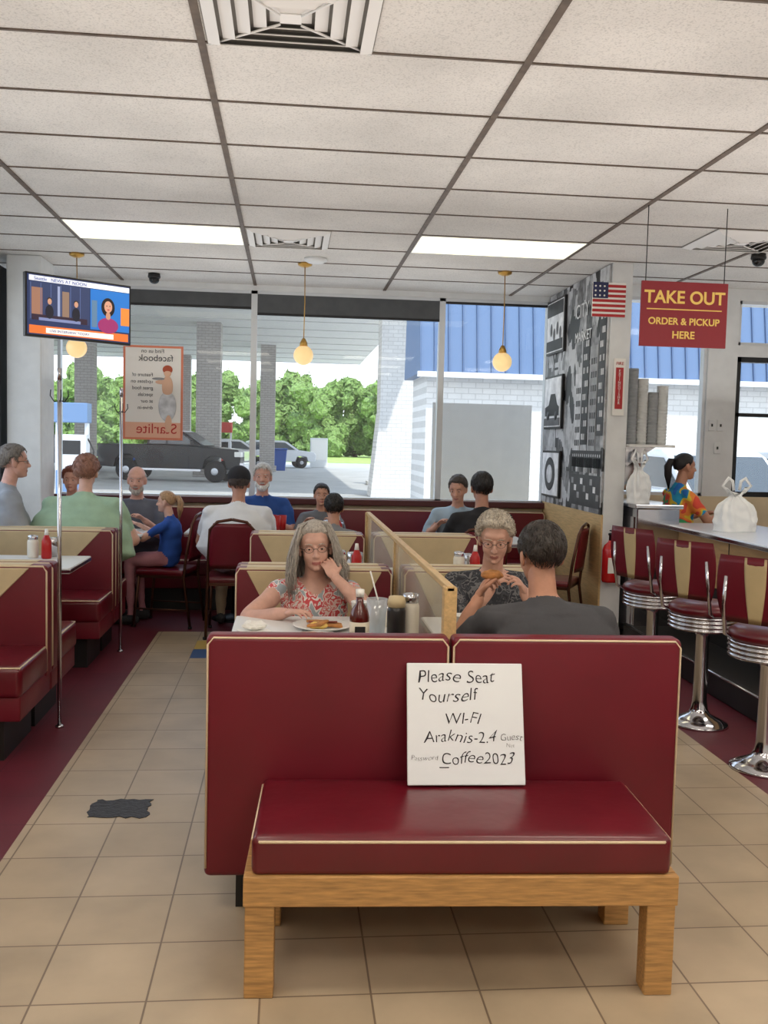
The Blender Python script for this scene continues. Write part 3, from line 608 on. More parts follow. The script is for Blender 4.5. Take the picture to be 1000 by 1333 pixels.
# ------------------------------------------------------------------ people
EYEW=M('eye_white',(215,208,200),.2);IRIS=M('eye_iris',(50,36,28),.2);LENS=M('spectacle_frame',(44,38,38),.3)
def skinm(rgb): return M('skin_%d_%d_%d'%rgb,rgb,.5,var=.10,vs=22,bump=.08,bs=120)
def cloth(name,rgb,var=.1,vs=10,bump=.5): return M(name,rgb,.85,var=var,vs=vs,bump=bump,bs=13)
def hairm(rgb): return M('hair_%d_%d_%d'%rgb,rgb,.45,var=.4,vs=30,stretch=(4,4,1),bump=.5,bs=60)
def sst(x): x=max(0,min(1,x));return x*x*(3-2*x)
def rotm(yaw,pitch=0,roll=0):
    return Matrix.Rotation(math.radians(yaw),3,'Z')@Matrix.Rotation(math.radians(pitch),3,'X')@Matrix.Rotation(math.radians(roll),3,'Y')
def head(g,c,R,sc,skin,hair=None,style='short',glasses=False,beard=None,near=False,cap=None,lip=(166,104,94)):
    c=Vector(c);X=lambda p:c+R@(Vector(p)*sc)
    def tf(parts): return [([X(p) for p in v],f) for v,f in parts]
    P=[ell((0,-.012,.032),(.074,.093,.084),nu=28,nv=18),ell((0,.022,-.028),(.060,.066,.085)),ell((0,.045,-.082),(.036,.038,.030)),
       ell((.03,.052,-.03),(.027,.027,.03)),ell((-.03,.052,-.03),(.027,.027,.03)),ell((0,.06,.036),(.05,.026,.022)),
       capsule((0,.082,.012),(0,.104,-.03),.007,.011),ell((.011,.096,-.033),(.008,.009,.007)),ell((-.011,.096,-.033),(.008,.009,.007)),
       ell((0,.078,-.06),(.022,.013,.006)),ell((0,.076,-.070),(.019,.013,.007)),ell((0,.074,-.092),(.018,.014,.012)),
       capsule((.015,.078,.02),(.045,.066,.022),.007,.006),capsule((-.015,.078,.02),(-.045,.066,.022),.007,.006)]
    for s in (-1,1):
        P.append(ell((s*.077,-.006,-.008),(.008,.020,.032),Matrix.Rotation(s*.25,3,'Z')));P.append(ell((s*.072,.0,-.03),(.008,.012,.012)))
    me=remesh(tf(P),(.0042 if near else .007)*sc,3 if near else 2)
    sk=skinm(skin);lm=M('lip_%d'%lip[0],lip,.45)
    o=addmesh('head',me,[sk,lm],g)
    Ri=R.inverted()
    for p in me.polygons:
        q=Ri@(p.center-c)/sc
        if q.y>.07 and abs(q.x)<.021 and -.0745<q.z-abs(q.x)*.10<-.0590: p.material_index=1
    for s in (-1,1):
        v,f=ell((s*.030,.0700,.003),(.0115,.0110,.0105),nu=16,nv=10);mo('eye',[X(p) for p in v],f,EYEW,g,True)
        v,f=ell((s*.030,.0792,.002),(.0055,.0025,.0055),nu=12,nv=8);mo('iris',[X(p) for p in v],f,IRIS,g,True)
        vv,ff=ell((s*.030,.0700,.0035),(.0130,.0125,.0120),nu=16,nv=12);vv=[Vector((p.x,p.y,max(p.z,.0052))) for p in vv];mo('eyelid',[X(p) for p in vv],ff,sk,g,True)
        v,f=loft([X((s*.030-.012,.075,.0)),X((s*.030,.0805,-.006)),X((s*.030+.012,.074,.0))],.0028*sc,6);mo('lower_lid',v,f,sk,g,True)
        bc=hairm(hair if hair else (90,80,75));v,f=loft([X((s*.014,.084,.022)),X((s*.03,.083,.027)),X((s*.046,.070,.021))],[.0020*sc,.0026*sc,.0013*sc],6);mo('eyebrow',v,f,bc,g,True)
    if hair:
        hm=hairm(hair);nu,nv=56,36;v=[]
        amp={'curly':.10,'short':.045,'long':.02,'pony':.02,'bald':.02}.get(style,.03)
        thick={'curly':.24,'short':.12,'long':.15,'pony':.10,'bald':.04}.get(style,.12)
        def hairline(d):
            if style=='bald':
                return .75 if d.y>.25 else (-.05-.5*min(1,max(0,-d.y)/.5))
            if d.y>.3: return -.05+.60*sst((d.y-.3)/.45)
            if d.y>-.05: return -.22 if d.y>.12 else .02
            return .02-.68*min(1,(-d.y-.05)/.45)
        for i in range(nv+1):
            th=math.pi*i/nv
            for k in range(nu):
                ph=2*math.pi*k/nu;d=Vector((math.sin(th)*math.cos(ph),math.sin(th)*math.sin(ph),math.cos(th)))
                zt=hairline(d)+.05*mn.noise(d*9+c)
                m=sst((d.z-zt)/.14+.3)
                if style=='bald' and d.z>.15 : m*=max(0,1-(d.z-.15)/.15)
                k1=1+(thick*m+ (amp*m*(mn.noise(d*(7 if style=='curly' else 4)+c)+.5*mn.noise(d*15+c))) if m>0 else 0)
                lo_=.82 if style=='bald' else .9
                k1=k1 if m>.02 else lo_
                if m<=.3: k1=lo_+(k1-lo_)*m/.3
                v.append(X((d.x*.076*k1,-.012+d.y*.095*k1,.032+d.z*.087*k1)))
        f=[(i*nu+k,(i+1)*nu+k,(i+1)*nu+(k+1)%nu,i*nu+(k+1)%nu) for i in range(nv) for k in range(nu)]
        mo('hair_cap',v,f,hm,g,True)
        rnd=random.Random(int(abs(c.x*1000)+c.y*100))
        pv=[]
        def onhead(az,el,k):
            th=el*math.pi/2;return Vector((math.sin(th)*math.sin(az)*.076*k,-.012+math.sin(th)*math.cos(az)*.095*k,.032+math.cos(th)*.087*k))
        if style in('long',):
            for i in range(620 if near else 70):
                az=math.radians(rnd.uniform(52,308));side=1 if az<math.pi else -1
                s0=onhead(az,.08,1.16);k=rnd.uniform(1.13,1.35);ln=rnd.uniform(.18,.29)
                p1=onhead(az,.55,k);p2=onhead(az,1.0,k+.12);wv=rnd.uniform(-.012,.012)
                out_=Vector((math.sin(az),math.cos(az)*.6,0))
                p3=p2+Vector((wv,0,-.08))+out_*.018;p4=p2+Vector((rnd.uniform(-.02,.02),rnd.uniform(-.015,.02),-ln))+out_*.03
                p35=(p3+p4)/2+out_*rnd.uniform(-.008,.02)-Vector((wv,0,0))
                pv.append(loft([X(q) for q in (s0,p1,p2,p3,p35,p4)],[.0012*sc,.0018*sc,.0019*sc,.0019*sc,.0017*sc,.0006*sc],4))
        elif style in('short','curly'):
            N=(1300 if style=='short' else 900) if near else 420
            for i in range(N):
                az=rnd.uniform(0,2*math.pi);z=rnd.uniform(-.75,1);rr=math.sqrt(max(0,1-z*z));d=Vector((rr*math.sin(az),rr*math.cos(az),z))
                if z<hairline(d)+.02: continue
                el=math.acos(z)/(math.pi/2);kk=1.08 if style=='short' else 1.2;rs=1 if near else 1.5
                if style=='short':
                    a=onhead(az,el,kk);b_=onhead(az+rnd.uniform(-.08,.08),el+.12,kk+.05);cc=onhead(az+rnd.uniform(-.14,.14),el+.22,kk+.03)
                    pv.append(loft([X(a),X(b_),X(cc)],[.0014*sc*rs,.0017*sc*rs,.0006*sc],4))
                else:
                    ctr=onhead(az,el,kk);t0=rnd.uniform(0,6);ax=Vector((rnd.uniform(-1,1),rnd.uniform(-1,1),rnd.uniform(-1,1))).normalized();u=ax.orthogonal().normalized();w_=ax.cross(u)
                    pv.append(loft([X(ctr+(u*math.cos(t0+q)+w_*math.sin(t0+q))*.012) for q in (0,1,2,3,4)],.0015*sc*rs,4))
        elif style=='pony':
            v1,f1=loft([X((0,-.10,.06)),X((0,-.14,.055)),X((.0,-.165,.0)),X((0,-.16,-.08)),X((0,-.15,-.15))],[.016*sc,.03*sc,.036*sc,.028*sc,.006*sc],10);pv.append((v1,f1))
            for i in range(40):
                a=rnd.uniform(0,6.28);pv.append(loft([X((.015*math.cos(a),-.12,.06+.01*math.sin(a))),X((.03*math.cos(a),-.165+.03*math.sin(a),.0)),X((.03*math.cos(a),-.16+.03*math.sin(a),-.08)),X((.012*math.cos(a),-.15,-.17-rnd.uniform(0,.03)))],.003*sc,4))
        if pv: 
            v1,f1=comb(pv);mo('hair_strands',v1,f1,hm,g,True)
    if beard:
        P2=[ell((0,.062,-.095),(.042,.032,.034)),ell((.042,.035,-.065),(.022,.035,.035)),ell((-.042,.035,-.065),(.022,.035,.035)),ell((0,.09,-.052),(.026,.012,.007))]
        me=remesh(tf(P2),.007*sc,2);addmesh('beard',me,hairm(beard),g)
    if cap:
        cm=cloth('cap_%d'%cap[0],cap);v,f=ell((0,-.012,.045),(.090,.110,.092),nu=32,nv=18)
        v=[Vector((p.x,p.y,max(p.z,.035 if p.y>0 else .02))) for p in v];mo('cap_crown',[X(p) for p in v],f,cm,g,True)
        br=[];n=14
        for i in range(n+1):
            a=math.pi*i/n;br.append((.078*math.cos(a),.07+.09*math.sin(a)))
        vv=[X((x,y,.045-.075*(y-.07))) for x,y in br]+[X((x,y,.038-.075*(y-.07))) for x,y in br];N=n+1
        ff=[tuple(range(N)),tuple(range(2*N-1,N-1,-1))]+[(i,(i+1)%N,(i+1)%N+N,i+N) for i in range(N)]
        mo('cap_visor',vv,ff,cm,g)
    if glasses:
        for s in (-1,1):
            pts=[X((s*.031+.021*math.cos(a),.091-.004*abs(math.cos(a)),.001+.015*math.sin(a))) for a in [2*math.pi*i/16 for i in range(16)]]
            v,f=loft(pts,.0011*sc,6,True);mo('spectacle_rim',v,f,LENS,g,True)
            v,f=loft([X((s*.052,.087,.004)),X((s*.074,.06,.006)),X((s*.08,-.005,.002))],.0014*sc,6);mo('spectacle_temple',v,f,LENS,g,True)
        v,f=loft([X((-.01,.092,.003)),X((0,.097,.006)),X((.01,.092,.003))],.0013*sc,6);mo('spectacle_bridge',v,f,LENS,g,True)
def handparts(w,d,pn,sc,side,curl=.5):
    d=Vector(d).normalized();pn=Vector(pn);pn=(pn-d*pn.dot(d)).normalized();x=d.cross(pn)*side
    w=Vector(w);R=Matrix((x,d,pn)).transposed();P=[]
    P.append(ell(w+d*.045*sc,(.040*sc,.052*sc,.014*sc),R,nu=16,nv=12));P.append(capsule(w-d*.02*sc,w+d*.03*sc,.024*sc,.02*sc,10,3))
    for i,(o,l) in enumerate(zip((.030,.0105,-.0095,-.029),(.070,.078,.073,.058))):
        b=w+d*(.078-.005*abs(i-1))*sc+x*o*sc;a=0;spread=x*(o*2.2);pts=[b-d*.03*sc,b];dir_=(d+spread).normalized()
        for s_ in (.45,.30,.25):
            a+=curl*(.9 if s_==.45 else 1.0);dd=(dir_*math.cos(a)+pn*math.sin(a));pts.append(pts[-1]+dd*l*s_*sc)
        r=[.0085*sc,.0085*sc,.0078*sc,.007*sc,.005*sc]
        for j in range(len(pts)-1): P.append(capsule(pts[j],pts[j+1],r[j],r[j+1],8,3))
    b=w+d*.025*sc+x*.03*sc;pts=[b-x*.015*sc,b+(x*.75+d*.6+pn*.25).normalized()*.032*sc];pts.append(pts[-1]+(x*.25+d*.85+pn*.45).normalized()*.03*sc);pts.append(pts[-1]+(d*.8+pn*.5-x*.1).normalized()*.024*sc)
    for j,(r1,r2) in enumerate(((.014,.011),(.011,.009),(.009,.006))): P.append(capsule(pts[j],pts[j+1],r1*sc,r2*sc,8,3))
    return P
def ik(s,h,l1,l2,hint):
    s=Vector(s);h=Vector(h);d=h-s;L=min(d.length,(l1+l2)*.995);dn=d.normalized();h=s+dn*L
    a=(l1*l1-l2*l2+L*L)/(2*L);r=math.sqrt(max(0,l1*l1-a*a));hp=Vector(hint);hp=(hp-dn*hp.dot(dn)).normalized()
    return s+dn*a+hp*r,h
def person(name,pel,hd,face,skin,shirt,pants,sc=1.,bulk=1.,sleeve=.6,hands=None,hyaw=0,hpitch=0,hroll=0,near=False,legs=True,neckline=0.,curl=(.5,.5),hsc=1.,palms=None,elb=None,handdir=None,legspread=.1,shoes=(50,48,50),knee=.42,shd=0,**hk):
    g=G(name,(pel[0],pel[1],0),face)
    Rz=Matrix.Rotation(math.radians(face),3,'Z');inv=Rz.inverted()
    o=Vector((pel[0],pel[1],0));P0=Vector((0,0,pel[2]+.095*sc*bulk**.5))
    H=inv@(Vector(hd)-o)
    nb=H+Vector((0,-.045*sc,-.165*sc));mid=(P0+nb)/2+Vector((0,-.03,-.0))
    def tp(t): return P0*(1-t)**2+mid*2*t*(1-t)+nb*t*t
    rows=[(-.16,.13,.09),(-.08,.165,.115),(0,.175,.125),(.2,.165*bulk,.125*bulk),(.42,.15*bulk,.115*bulk),(.62,.165*(bulk+1)/2,.118*(bulk+1)/2),(.78,.17,.108),(.88,.14,.09),(.95,.085,.068),(1.03,.052,.052)]
    pts=[tp(t) for t,_,_ in rows];W=[(a*sc*(bulk if 0<t<.9 else (bulk**.4 if t>0 else bulk**.7)),b*sc) for t,a,b in rows]
    parts=[loft(pts,W,24,wid=(1,0,0))];
    skm=skinm(skin);mats=[skm,shirt,pants,cloth('shoe_%d'%shoes[0],shoes)]
    segs=[];
    def seg(p,q,r1,r2,mi): segs.append((np.array(p),np.array(q),(r1+r2)/2,mi))
    for i in range(len(pts)-2): seg(pts[i],pts[i+1],W[i][0]*.8,W[i+1][0]*.8,1 if i>=1 else 2)
    parts.append(capsule(tp(.94),H+Vector((0,-.01,-.05*sc)),.053*sc,.05*sc,16));seg(tp(1.03),H,.06*sc,.05*sc,0)
    sw=.175*sc*(.5+.5*bulk);up=.285*sc;fo=.25*sc
    sh=tp(.84)+Vector((0,0,-shd))
    if hands is None: hands=((-.12,.36,.79),(.12,.36,.79))
    for k,s in enumerate((-1,1)):
        sp=sh+Vector((s*sw,0,0));hint=(elb[k] if elb and elb[k] else (s*.6,-.2,-1));e,h=ik(sp,hands[k],up,fo,hint)
        ru=.05*sc*(.4+.6*bulk);re=.040*sc*(.6+.4*bulk);rw=.026*sc
        parts.append(capsule(sp,e,ru*1.06,re*1.0));parts.append(capsule(e,e+(h-e)*.35,re,re*.97));parts.append(capsule(e+(h-e)*.35,h,re*.95,rw))
        parts.append(capsule(tp(.90)+Vector((s*.03,0,0)),sp,.050*sc,ru*1.02))
        m_=sp+(e-sp)*min(1,sleeve);seg(sh+Vector((s*.08*sc,0,0)),sp,ru*1.2,ru*1.2,1);seg(sp,m_,ru*1.08,re*1.08,1)
        if sleeve<1: seg(m_,e,re,re,0);seg(e,h,re,rw,0)
        else: seg(e,e+(h-e)*.93,re,rw,1);
        if sleeve<1: parts.append(capsule(sp+(m_-sp)*.3,m_,ru*1.12,re*1.25,14,2))
        d=(h-e).normalized() if not(handdir and handdir[k]) else Vector(handdir[k])
        pn=(palms[k] if palms and palms[k] else (0,0,-1))
        hm_=remesh(handparts(h,d,pn,sc*.95,s*1,curl[k]),.0036 if near else .0055,2);addmesh('hand_left' if s<0 else 'hand_right',hm_,skm,g)
    if legs:
        for s in (-1,1):
            hp=P0+Vector((s*.09*sc,.03,-.0));kn=Vector((s*(.09+legspread*.4)*sc,knee*sc,max(pel[2]+.05,.42)*1.0));an=Vector((s*(.09+legspread*.4),knee*sc-.03,.09))
            rt=.088*sc*(.5+.5*bulk);parts+= [capsule(hp,kn,rt,.060*sc),capsule(kn,kn+(an-kn)*.4,.058*sc,.056*sc),capsule(kn+(an-kn)*.4,an,.056*sc,.036*sc)]
            seg(hp,kn,rt,.06,2);seg(kn,an+Vector((0,0,.03)),.058,.04,2)
            parts.append(capsule(an+Vector((0,-.03,-.045)),an+Vector((0,.15,-.055)),.042,.032));seg(an+Vector((0,-.04,-.03)),an+Vector((0,.16,-.05)),.04,.03,3)
    me=remesh(parts,.008 if near else .013,5 if near else 3)
    nV=len(me.vertices);co=np.empty(nV*3);me.vertices.foreach_get('co',co);co=co.reshape(-1,3)
    no=np.empty(nV*3);me.vertex_normals.foreach_get('vector',no);no=no.reshape(-1,3)
    nz=np.array([mn.noise(Vector((q[0]*9,q[1]*9,q[2]*16+pel[0]*7))) for q in co])*np.where(co[:,2]<nb.z-.03,.009,.001)
    co=co+no*nz[:,None];me.vertices.foreach_set('co',co.ravel());me.update()
    nP=len(me.polygons);C=np.empty(nP*3);me.polygons.foreach_get('center',C);C=C.reshape(-1,3)
    best=np.full(nP,1e9);mi=np.zeros(nP,int)
    for p,q,r,m in segs:
        d=q-p;t=np.clip(((C-p)@d)/(d@d+1e-12),0,1);dist=np.linalg.norm(C-(p+t[:,None]*d),axis=1)-r
        k=dist<best;best[k]=dist[k];mi[k]=m
    # clean crew-neck collar: everything above one tilted plane is neck skin, below it is shirt
    dy=C[:,1]-nb.y;rad=np.hypot(C[:,0],dy)
    collar=nb.z+.012-.35*dy-np.where(dy>0,neckline,0)*np.clip(1-np.abs(C[:,0])/(.11*sc),0,1)
    top=(rad<.15*sc)&(C[:,2]>nb.z-.13)&(dy<.12)
    mi[top&(mi<2)&(C[:,2]>collar)]=0
    mi[top&(mi==0)&(C[:,2]<=collar)&(rad<.10*sc)]=1
    addmesh('body',me,mats,g);me.polygons.foreach_set('material_index',mi.tolist());me.update()
    hR=rotm(hyaw,hpitch,hroll);head(g,H,hR,sc*hsc,skin,near=near,**hk)
    return g
JEAN=cloth('denim',(52,62,92));KHA=cloth('khaki',(176,158,130));BLKC=cloth('black_cloth',(30,30,34))
def pattern(name,cols,scale):
    m=bpy.data.materials.new(name);m.use_nodes=True;nt=m.node_tree;b=nt.nodes['Principled BSDF'];b.inputs['Roughness'].default_value=.85
    tc=nt.nodes.new('ShaderNodeTexCoord');n=nt.nodes.new('ShaderNodeTexNoise');n.inputs['Scale'].default_value=scale;n.inputs['Detail'].default_value=1.5;n.inputs['Distortion'].default_value=.6;nt.links.new(tc.outputs['Object'],n.inputs['Vector'])
    r=nt.nodes.new('ShaderNodeValToRGB');r.color_ramp.interpolation='CONSTANT';k=len(cols)
    while len(r.color_ramp.elements)<k: r.color_ramp.elements.new(.5)
    for i,c in enumerate(cols): r.color_ramp.elements[i].position=0 if i==0 else .36+.28*(i-1)/(k-1)*1.0;r.color_ramp.elements[i].color=lin(c)+(1,)
    nt.links.new(n.outputs['Fac'],r.inputs[0]);nt.links.new(r.outputs[0],b.inputs['Base Color']);return m
FLOR=pattern('coral_floral_blouse',[(235,225,220),(222,120,116),(238,206,200),(214,84,88),(240,232,228),(170,180,186)],22)
TIE=pattern('tie_dye_shirt',[(40,110,190),(40,150,190),(230,200,60),(240,140,60),(226,80,60),(70,170,110)],6)
GPT=pattern('grey_leaf_blouse',[(44,46,52),(70,72,78),(52,54,60),(112,112,114),(48,50,58)],26)
person('seated_woman',(.13,4.42,.46),(.125,4.33,1.04),180,(208,162,144),FLOR,KHA,sc=.9,bulk=1.05,sleeve=.12,near=True,neckline=.06,hsc=1.06,
  hands=((-.085,.20,.915),(.13,.36,.785)),elb=((-.75,.45,-.7),(.9,0,-.4)),palms=((.5,-1,.2),(0,0,-1)),handdir=((.42,-.35,.8),None),curl=(.42,.35),hpitch=-2,hroll=4,
  hair=(176,168,158),style='long',glasses=True,lip=(176,106,98))
person('seated_woman',(.97,4.46,.46),(.96,4.34,1.09),180,(200,154,134),GPT,BLKC,sc=.95,bulk=1.15,sleeve=.7,near=True,neckline=.03,
  hands=((-.09,.32,.87),(.07,.32,.88)),palms=((1,0,-.2),(-1,0,-.2)),curl=(.7,.7),hyaw=-14,hpitch=-16,hair=(190,180,164),style='curly',glasses=True)
person('seated_man',(.98,3.30,.46),(.925,3.40,1.125),0,(186,134,108),cloth('charcoal_tshirt',(70,70,74),.06),JEAN,sc=1.0,bulk=1.32,sleeve=.7,near=True,shd=.01,
  hands=((-.25,.27,.93),(.1,.38,.86)),elb=((-.5,-.1,-1),(1,0,-1)),palms=((1,0,0),(0,0,-1)),handdir=((.3,.3,.6),None),curl=(.8,.5),hyaw=10,hpitch=-8,hair=(52,46,42),style='short')
v_,f_=ell((.79,3.60,1.02),(.045,.035,.02));mo('sandwich_half',[Vector(p)+Vector((0,0,1))*mn.noise(Vector(p)*60)*.008 for p in v_],f_,FOOD[0],None,True)
person('seated_man',(-2.02,7.16,.46),(-2.0,7.2,1.32),-70,(210,160,142),cloth('grey_tshirt',(150,154,160)),KHA,sc=1.05,bulk=1.45,hair=(120,112,104),style='short',glasses=True,legs=False,hands=((-.15,.3,.85),(.15,.3,.85)))
person('seated_woman',(-1.54,7.12,.46),(-1.50,7.28,1.25),0,(216,170,150),cloth('sage_tshirt',(160,188,160)),KHA,sc=1.0,bulk=1.6,hair=(150,106,88),style='curly',hands=((-.12,.4,.82),(.3,.35,.82)))
person('seated_woman',(-1.92,8.52,.46),(-1.86,8.42,1.14),180,(200,150,130),cloth('pink_top',(206,96,110)),JEAN,sc=.9,legs=False,hair=(130,70,50),style='curly',hands=((-.12,.3,.82),(.12,.3,.82)))
person('seated_man',(-1.34,8.54,.46),(-1.31,8.42,1.15),180,(212,160,140),cloth('slate_tshirt',(98,100,110)),JEAN,sc=1.0,bulk=1.3,legs=False,hair=(180,172,164),style='bald',hpitch=-5,beard=(176,166,156),hands=((-.12,.3,.82),(.12,.3,.82)))
person('seated_girl',(-.97,7.88,.47),(-.99,7.86,1.0),78,(216,170,150),cloth('blue_tshirt',(40,84,170)),cloth('pink_skirt',(190,130,140)),sc=.74,hair=(176,138,100),style='pony',hands=((-.1,.3,.8),(.1,.3,.8)),knee=.4)
person('seated_man',(-.41,7.48,.47),(-.39,7.58,1.18),0,(190,140,118),cloth('white_tshirt',(226,228,232),.04),KHA,sc=1.02,bulk=1.35,hair=(70,60,56),style='short',cap=(36,36,42),hands=((-.16,.38,.82),(.16,.38,.82)),hpitch=-6)
person('seated_man',(-.24,8.56,.46),(-.23,8.44,1.20),180,(206,156,138),cloth('royal_blue_tshirt',(36,74,140)),JEAN,sc=1.0,bulk=1.2,hair=(200,198,194),style='short',beard=(214,212,208),legs=False,hands=((-.14,.28,.82),(.14,.28,.82)))
person('seated_child',(.27,8.52,.46),(.29,8.42,1.05),180,(196,146,122),cloth('grey_hoodie',(110,112,118)),JEAN,sc=.84,hair=(44,34,30),style='short',legs=False,hands=((-.12,.3,.82),(.12,.3,.82)))
person('seated_child',(.31,6.76,.46),(.325,6.83,1.05),0,(186,136,112),cloth('heather_tshirt',(128,130,136)),JEAN,sc=.84,hair=(26,22,22),style='short',hands=((-.12,.33,.80),(.12,.33,.80)))
person('seated_man',(1.50,8.48,.46),(1.47,8.20,1.14),165,(200,150,128),cloth('light_blue_tshirt',(160,180,196)),JEAN,sc=.98,bulk=1.1,hair=(66,56,50),style='short',hyaw=-10,hpitch=-18,legs=False,hands=((-.12,.28,.82),(.12,.28,.82)))
person('seated_man',(1.43,7.08,.47),(1.46,7.13,1.20),0,(180,130,108),cloth('black_tshirt',(28,28,32)),JEAN,sc=1.0,bulk=1.15,hair=(24,20,20),style='short',hands=((-.14,.36,.82),(.14,.36,.82)))
person('seated_woman',(3.22,7.58,.66),(3.25,7.58,1.385),-85,(182,130,104),TIE,BLKC,sc=.92,bulk=1.1,hair=(28,20,20),style='pony',legs=False,hands=((-.12,.34,1.0),(.12,.34,1.0)))
person('seated_man',(4.08,6.3,.66),(3.98,6.3,1.38),85,(206,160,140),cloth('heather_grey_tshirt',(126,130,138)),JEAN,sc=1.0,bulk=1.2,hair=(110,96,84),style='short',hands=((-.12,.40,1.02),(.12,.36,1.02)),elb=((-.4,-.2,-1),(.4,-.2,-1)))
stool(3.22,7.58,0,.60,False);stool(4.08,6.3,0,.60,False)
# ------------------------------------------------------------------ outdoors
ASP=M('asphalt',(178,178,176),.9,var=.1,vs=.6);GRS=M('grass',(160,186,96),.9,var=.25,vs=3)
box('parking_lot_ground',(-60,9.25,-.2),(60,76,-.15),ASP);box('grass_field',(-120,76,-.22),(120,160,-.12),GRS);box('pavement_kerb',(-8,9.2,-.2),(8,9.5,-.08),M('concrete',(200,198,192),.9,var=.08))
box('side_lot_ground',(-40,-14,-.2),(-2.65,9.2,-.15),ASP)
WBR=brickmat('white_painted_brick',(228,226,222),(220,218,214),(200,198,194),.3,.12,.010,offset=.5,rough=.8,axis='xz',var=.05)
WBR2=brickmat('grey_painted_brick',(186,180,174),(176,170,164),(150,146,142),.3,.12,.012,offset=.5,rough=.8,axis='xz',var=.06)
CAN=M('canopy_soffit',(240,238,234),.7,var=.03);BLU=M('blue_standing_seam',(84,112,150),.5)
g=G('gas_station_canopy',(-12,42,6.6))
box('soffit',(-30,-16,0),(16.5,20,.12),CAN,g);box('fascia',(-30,20,-.05),(16.5,20.1,1.0),M('canopy_fascia',(226,226,226),.5),g);box('roof_deck',(-30,-16,.12),(16.5,20,1.0),WHT,g)
for y in range(-16,20,3): box('soffit_joint',(-30,y,-.03),(16.5,y+.05,0),M('soffit_joint',(200,198,194),.8),g)
def column(x0,x1,y,zt,m): 
    g=G('brick_column',((x0+x1)/2,y,-.15));h=(x1-x0)/2;box('shaft',(-h,-h,0),(h,h,zt+.15),m,g);box('footing',(-h-.1,-h-.1,0),(h+.1,h+.1,.3),m,g)
column(-4.1,-3.05,43,6.6,WBR2);column(-1.6,-.8,52,6.6,WBR2);column(-9.3,-8.5,43,6.6,WBR2);column(-6.8,-6.1,60,6.6,WBR2)
g=G('brick_pylon',(3.42,30,-.15));box('shaft',(-.65,-.6,0),(.6,.6,6.75),WBR,g);prism('flared_base',[(-.66,2.6),(-.9,.0),(1.3,0),(1.0,.8),(.6,2.6)],'y',-.7,.7,WBR,g)
g=G('gas_station_building',(2.85,20,-.15))
box('brick_wall',(0,0,0),(22,2.2,3.2),WBR,g)
prism('metal_mansard',[(-.35,3.15),(.25,6.6),(1.9,6.6),(2.3,3.15)],'x',-.2,22.4,BLU,g)
SEAM=M('blue_seam_shade',(66,94,132),.5)
for i in range(76):
    x=-.2+.3*i;prism('seam',[(-.39,3.15),(-.35,3.15),(.25,6.6),(.21,6.6)],'x',x,x+.035,SEAM,g)
box('gutter',(-.25,-.45,3.06),(22.4,-.33,3.17),M('gutter_white',(220,220,220),.5),g)
g=G('sign_board',(1.98,9.75,-.15));box('panel',(-.52,0,.95),(.52,.03,2.10),M('board_offwhite',(224,224,222),.6,var=.03),g)
for x in (-.5,.46): box('leg',(x,0,0),(x+.04,.03,.97),FRM,g)
def pump(x,y,c):
    g=G('fuel_pump',(x,y,-.15));W=M('pump_white',(225,228,232),.4);B_=M('pump_blue_%d'%c[0],c,.4)
    box('island',(-.8,-.5,0),(.8,.5,.15),M('concrete',(190,186,178),.9),g);box('cabinet',(-.38,-.25,.15),(.38,.25,1.7),W,g,bev=.02);box('header',(-.42,-.28,2.0),(.42,.28,2.5),B_,g,bev=.02)
    for s in (-1,1): box('post',(s*.36-.04,-.1,1.7),(s*.36+.04,.1,2.05),W,g)
    box('display',(-.25,-.26,1.2),(.25,-.25,1.55),BLK,g);box('lower_panel',(-.36,-.26,.2),(.36,-.25,.8),B_,g)
    tube('hose',[(.38,0,1.6),(.55,-.1,1.3),(.5,-.15,.6),(.42,-.15,.9),(.41,-.1,1.1)],.02,BLK,g);box('nozzle',(.39,-.15,1.05),(.47,-.05,1.25),BLK,g)
pump(-5.5,25,(100,130,170));pump(-3.2,47,(200,60,50));pump(3.9,38,(60,110,190))
TIRE=M('tyre_rubber',(24,24,26),.8);RIM=M('alloy_rim',(180,182,186),.3,metal=.8);WIN=M('car_window_tint',(60,68,74),.08,spec=.8)
def wheel(g,x,y,r=.40,w=.26):
    lathe('tyre',[(r*.62,-w/2),(r*.95,-w/2),(r,-w/2+.04),(r,w/2-.04),(r*.95,w/2),(r*.62,w/2)],(x,y,r),TIRE,g,28,axis='y')
    lathe('rim',[(.001,-w/2-.0),(r*.2,-w/2-.01),(r*.6,-w/2+.02),(r*.62,w/2-.02),(.001,w/2-.02)],(x,y,r),RIM,g,20,axis='y')
